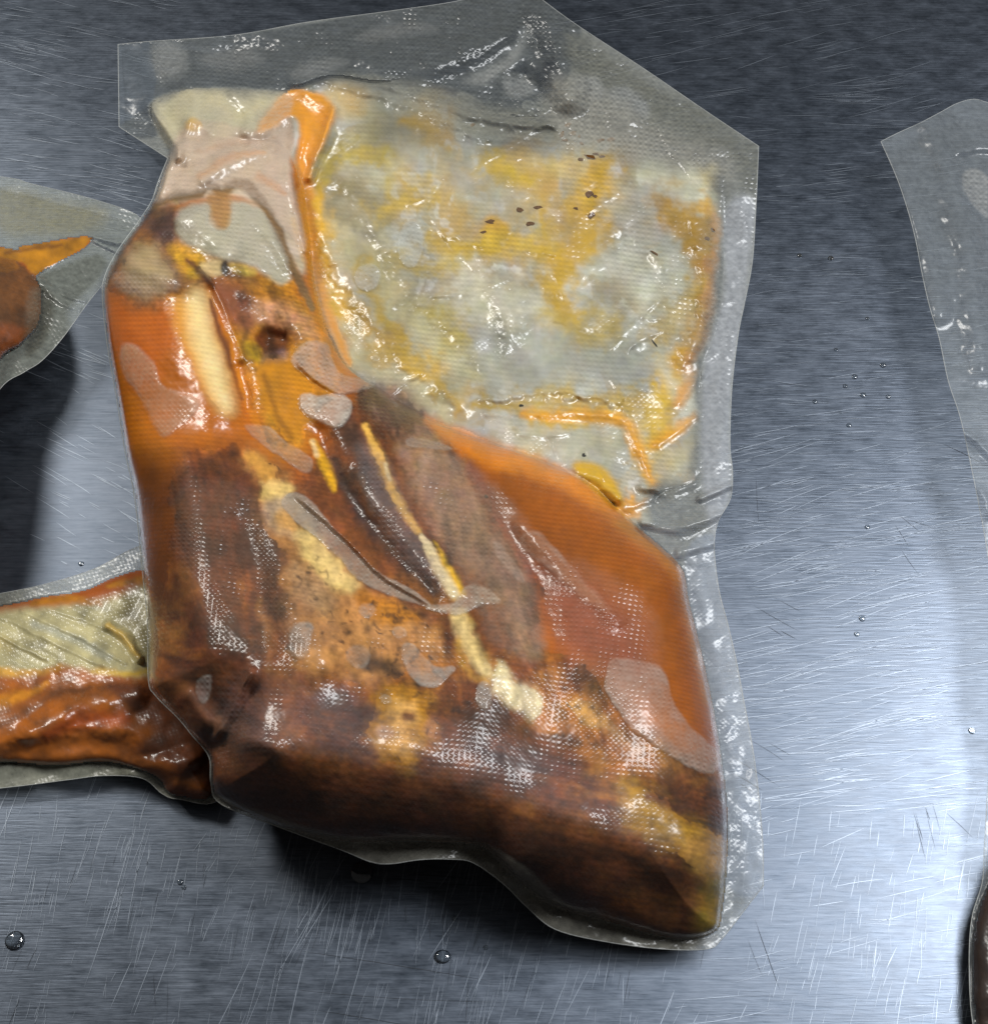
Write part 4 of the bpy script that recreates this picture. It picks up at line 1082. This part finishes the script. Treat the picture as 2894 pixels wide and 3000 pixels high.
# lower left: its tail runs under the main pouch
bagB = spline([(-300, 1190), (0, 1137), (90, 1118), (180, 1090), (262, 1048), (330, 1040), (420, 1150), (440, 1400), (420, 1530), (342, 1531), (311, 1521), (272, 1491), (199, 1486), (130, 1494), (0, 1510), (-300, 1540)])
bodyB = spline([(-280, 1200), (0, 1160), (80, 1143), (160, 1130), (220, 1104), (280, 1090), (340, 1100), (410, 1200), (425, 1400), (405, 1524), (345, 1526), (320, 1518), (300, 1490), (250, 1470), (190, 1460), (100, 1468), (0, 1462), (-280, 1480)])
side_pouch(2, 'pouch of amber sauce and meat low at left, its tail under the middle pouch', 'brown meat tail inside the lower left pouch, tucked under the middle pouch',
           'yellow and orange sauce in the lower left pouch', bagB, bodyB,
           [(0, 1137, 3), (180, 1090, 4), (262, 1048, 5), (330, 1040, 4), (0, 1510, 4), (130, 1494, 4), (272, 1491, 5), (342, 1531, 5), (430, 1400, 5), (400, 1200, 4), (-200, 1200, 5), (-200, 1500, 4)],
           [(0, 1180, 4), (150, 1200, 5), (250, 1180, 5), (100, 1260, 8), (0, 1380, 12), (150, 1370, 11), (280, 1390, 9), (380, 1440, 7), (380, 1250, 6)], 70, (-300, 1036, 446, 1546),
           [('p', [(-280, 1190), (0, 1165), (120, 1160), (200, 1150), (300, 1120), (300, 1290), (200, 1285), (110, 1280), (60, 1290), (-280, 1290)], 14, (178, 168, 124), 1, 0),
            ('s', [(60, 1158), (120, 1148), (190, 1160)], [8, 14, 8], (186, 118, 22), .95, None), ('s', [(205, 1122), (250, 1112), (300, 1108)], [8, 12, 12], (190, 124, 26), .9, None),
            ('s', [(-100, 1230), (0, 1232), (20, 1240)], 20, (196, 176, 110), .7, None),
            ('s', [(205, 1200), (235, 1220), (262, 1255)], [8, 14, 10], (216, 178, 80), .95, None), ('s', [(60, 1195), (150, 1230), (210, 1260)], 12, (150, 152, 140), .7, None),
            ('s', [(-100, 1280), (0, 1285), (100, 1288), (110, 1280)], [14, 16, 12, 8], (216, 158, 50), .9, None),
            ('s', [(180, 1285), (240, 1290), (284, 1284)], 10, (206, 170, 60), .9, None),
            ('p', [(-280, 1310), (0, 1300), (80, 1290), (130, 1285), (230, 1300), (300, 1305), (420, 1360), (430, 1530), (345, 1535), (300, 1500), (240, 1475), (100, 1475), (-280, 1490)], 18, (156, 84, 16), 1, 0),
            ('s', [(-60, 1350), (0, 1345), (50, 1325), (90, 1310)], [18, 20, 14, 8], (214, 136, 22), .9, None), ('s', [(0, 1390), (50, 1360), (110, 1330), (170, 1318)], [10, 14, 12, 8], (110, 60, 24), .8, None),
            ('s', [(90, 1405), (160, 1380), (240, 1380)], [20, 30, 20], (166, 70, 8), .8, None),
            ('p', [(200, 1310), (300, 1315), (420, 1380), (430, 1530), (345, 1535), (310, 1510), (330, 1470), (260, 1440), (300, 1400), (250, 1360)], 14, (92, 44, 16), .95, 1),
            ('s', [(270, 1470), (320, 1490), (400, 1510)], [10, 14, 10], (140, 76, 12), .8, None)],
           3.0, .36, (198, 198, 182),
           [([(0, 1165), (120, 1165), (270, 1140), (280, 1270), (160, 1280), (0, 1270)], 10, .10, (206, 204, 180), 2.0),
            ([(0, 1470), (200, 1470), (260, 1480), (190, 1495), (0, 1512)], 6, .46, (196, 196, 176), .3)],
           [([(0, 1180), (120, 1240), (200, 1275)], 7, 0.7), ([(40, 1170), (160, 1225), (240, 1270)], 6, 0.7), ([(90, 1165), (190, 1200)], 6, 0.6), ([(-20, 1210), (90, 1262)], 6, 0.7), ([(205, 1200), (240, 1222), (265, 1262)], 12, 2.5),
            ([(260, 1480), (320, 1470), (370, 1450)], 30, 2.5), ([(60, 1400), (160, 1350), (260, 1330)], 34, 2.2), ([(20, 1440), (140, 1425), (240, 1430)], 30, -2.0)], emb_dir=28, embs=0.6)

# right: a clear margin leaning up off the table, the filled part out of the picture
bagC = spline([(1686, 271, 1), (1720, 254), (1760, 236), (1800, 215), (1832, 198), (1865, 190), (1900, 198), (2000, 210), (2350, 300), (2350, 2000), (1890, 2040), (1862, 1960), (1855, 1850), (1860, 1760), (1880, 1690), (1884, 1620), (1890, 1520), (1900, 1350), (1904, 1180),
               (1890, 1060), (1874, 970), (1858, 890), (1838, 800), (1815, 730), (1798, 650), (1780, 590), (1766, 530), (1748, 440), (1720, 350)])
bodyC = spline([(1985, 330), (2040, 300), (2300, 340), (2300, 1980), (1900, 2020), (1868, 1950), (1860, 1850), (1868, 1760), (1894, 1690), (1940, 1600), (2050, 1450), (2080, 1200), (2060, 1000), (2050, 900), (2060, 780), (2080, 600)])
side_pouch(3, 'clear pouch margin leaning off the table at the right edge', 'dark meat edge at the lower right corner of the picture', 'sauce in the pouch at the right edge', bagC, bodyC,
           [(1686, 271, 12), (1865, 190, 10), (1748, 440, 15), (1798, 650, 16), (1858, 890, 18), (1904, 1180, 16), (1890, 1520, 9), (1860, 1800, 5), (1880, 2030, 5), (2200, 300, 10), (2200, 1000, 20), (2200, 1900, 20)],
           [(1900, 900, 3), (2000, 1000, 6), (2100, 1500, 14), (1900, 1800, 7), (2000, 600, 4), (2200, 800, 16)], 130, (1676, 180, 2360, 2050),
           [('p', [(1860, 1550), (2320, 1300), (2320, 2000), (1850, 2030)], 10, (44, 26, 16), 1, 1), ('p', [(1880, 800), (1990, 780), (2000, 1000), (1900, 1000)], 14, (196, 176, 110), .9, 0)],
           4.0, .24, (190, 198, 202),
           [([(1842, 330), (1870, 322), (1900, 360), (1900, 420), (1850, 380)], 3, .42, (196, 198, 196), 1.5)],
           [([(1838, 290), (1870, 282), (1910, 284)], 14, 2), ([(1700, 290), (1760, 420), (1800, 600)], 30, 2), ([(1790, 240), (1850, 460), (1880, 700)], 40, 3), ([(1846, 830), (1870, 845), (1900, 880)], 10, 4), ([(1876, 940), (1895, 985)], 12, 4)], emb_dir=5, embs=.2)

# ------------------------------------------------------------------ spice crumbs pressed under the film
def crumb_mesh(seed):
    r = random.Random(seed)
    vs = []; fs = []
    rings = [(0.0, 1.0), (0.55, 0.85), (0.9, 0.4)]
    N = 8
    rad = [r.uniform(.45, 1.15) for _ in range(N)]
    for z, s in rings:
        for k in range(N):
            a = 2 * math.pi * k / N
            q = rad[k] * s * r.uniform(.9, 1.1)
            vs.append((q * math.cos(a), q * math.sin(a), z * .5))
    vs.append((0, 0, .5))
    for i in range(2):
        for k in range(N):
            fs.append((i * N + k, i * N + (k + 1) % N, (i + 1) * N + (k + 1) % N, (i + 1) * N + k))
    for k in range(N): fs.append((2 * N + k, 2 * N + (k + 1) % N, 3 * N))
    fs.append(tuple(reversed(range(N))))
    me = bpy.data.meshes.new('crumb'); me.from_pydata(vs, [], fs); me.update()
    return me
cm = [crumb_mesh(s) for s in range(6)]
for m_ in cm: m_.materials.append(M_CRUMB)
cp = [m_.copy() for m_ in cm]
for m_ in cp: m_.materials.clear(); m_.materials.append(M_PEPPER)
def crumb(name, x, y, r, i, asp=1.0, rot=0.0, pepper=False, label='', group=None, cat='crumb'):
    o = bpy.data.objects.new(name, (cp if pepper else cm)[i % 6]); COL.objects.link(o)
    z = float(samp(g, h_top, np.array([x]), np.array([y]))[0])
    o.location = pt(x, y, z - 0.66)
    o.scale = (r * PXM, r * PXM * asp, 0.0010)
    o.rotation_euler = (0, 0, math.radians(rot))
    tag(o, label, cat, group)
i = 0
for x, y, r, asp, rot in [(1086, 240, 8, .7, 20), (1096, 256, 9, .6, 0), (1075, 258, 7, .7, 60), (1082, 270, 8, .6, 10), (1112, 275, 6, .8, 0), (1150, 270, 8, .6, 30), (1168, 268, 9, .7, 0), (1108, 262, 4, 1, 0),
                          (1124, 300, 12, .6, -20), (1140, 296, 8, .6, 10), (1110, 306, 8, .7, 40), (1152, 301, 6, .6, 20), (1126, 372, 9, .9, 0), (1138, 376, 6, .5, -30), (1130, 412, 7, 1.2, 0), (1102, 400, 5, .8, 0),
                          (993, 402, 9, .8, 30), (1016, 430, 8, .7, 0), (1028, 398, 9, .5, 0), (938, 425, 10, .5, -10), (925, 445, 5, .8, 0), (905, 240, 6, .8, 70), (1362, 440, 7, .7, 0), (1352, 458, 6, .9, 0)]:
    crumb('spice_crumb', x, y, r * 1.35, i, asp, rot, False, 
          ('lone brown crumb near the crease at the top left of the pale sauce' if x < 920 and y < 300 else
           'brown crumb in the topmost cluster under the clear upper film' if y < 285 else 'brown crumb in the short arc just below the topmost cluster' if y < 320 else
           'brown crumb at the amber right seam of the pale sauce' if x > 1300 else 'brown crumb in the small column below the arc of crumbs' if x > 1090 else
           'brown crumb in the loose left group across the middle of the pale sauce'), 'brown spice crumbs in the pale sauce'); i += 1
crumb('herb_stalk', 1250, 655, 15, 2, .18, -62, True, 'thin dark curved herb stalk under the film near the orange right seam', None, 'herb')
crumb('herb_stalk', 1253, 486, 14, 3, .3, -40, False, 'faint brown herb stalk in pale sauce above the dark stalk', None, 'herb')
crumb('peppercorn_piece', 1117, 873, 6, 1, .8, 30, True, 'black pepper bit just above the yellow sauce bubble', None, 'pepper')
crumb('peppercorn_piece', 930, 951, 6, 4, .8, 0, True, 'black pepper bit on the orange right slope of the shank', None, 'pepper')
crumb('peppercorn_piece', 998, 778, 5, 5, .8, 0, True, 'black pepper bit on the yellow crease left of centre in the flat sauce', None, 'pepper')

# ------------------------------------------------------------------ water drops on the steel
def drop_mesh():
    vs = []; fs = []; N = 20; K = 7
    for k in range(K):
        a = (math.pi / 2) * k / K
        for j in range(N):
            b = 2 * math.pi * j / N
            vs.append((math.cos(a) * math.cos(b), math.cos(a) * math.sin(b), math.sin(a)))
    vs.append((0, 0, 1))
    for k in range(K - 1):
        for j in range(N): fs.append((k * N + j, k * N + (j + 1) % N, (k + 1) * N + (j + 1) % N, (k + 1) * N + j))
    for j in range(N): fs.append(((K - 1) * N + j, (K - 1) * N + (j + 1) % N, K * N))
    fs.append(tuple(reversed(range(N))))
    me = bpy.data.meshes.new('drop'); me.from_pydata(vs, [], fs); me.update()
    me.polygons.foreach_set('use_smooth', [True] * (len(me.polygons) - 1) + [False])
    me.materials.append(M_WATER)
    return me
dm = drop_mesh()
def drop(x, y, r, label, group=None, asp=1.0):
    o = bpy.data.objects.new('water_droplet', dm); COL.objects.link(o)
    p = pt(x, y, 0); o.location = (p.x, p.y, 0.00016)
    o.scale = (r * PXM, r * PXM * asp, r * PXM * 0.36)
    tag(o, label, 'droplet', group)
drop(693, 1672, 19, 'round clear water drop on steel just below the bottom margin of the middle pouch')
drop(847, 1833, 14, 'clear water drop on steel low in the middle, right of the larger drop', None, .8)
drop(28, 1802, 16, 'clear water drop on steel at the lower left edge of the picture')
for x, y, r in [(345, 1690, 5), (352, 1700, 4), (1590, 495, 6), (1618, 740, 5), (1636, 722, 6), (1652, 757, 6), (1690, 700, 6), (1625, 815, 5), (1660, 1010, 5), (1650, 1185, 6), (1640, 1215, 5), (1530, 490, 5), (1700, 760, 5), (1560, 770, 5),
                (930, 1815, 4), (870, 1760, 4), (1660, 610, 4), (1860, 1400, 6), (1600, 670, 4), (155, 1080, 5)]:
    drop(x, y, r, ('tiny water bead on the steel between middle and right pouches' if x > 1400 else 'tiny water bead on the steel patch between the two left pouches' if y < 1200 else 'tiny water bead on the steel below the middle pouch'), 'tiny water beads on the steel')

for nm in ('spice_crumb', 'water_droplet'):
    pass
print('built', len(bpy.data.objects), sum(len(o.data.polygons) for o in bpy.data.objects if o.type == 'MESH'))
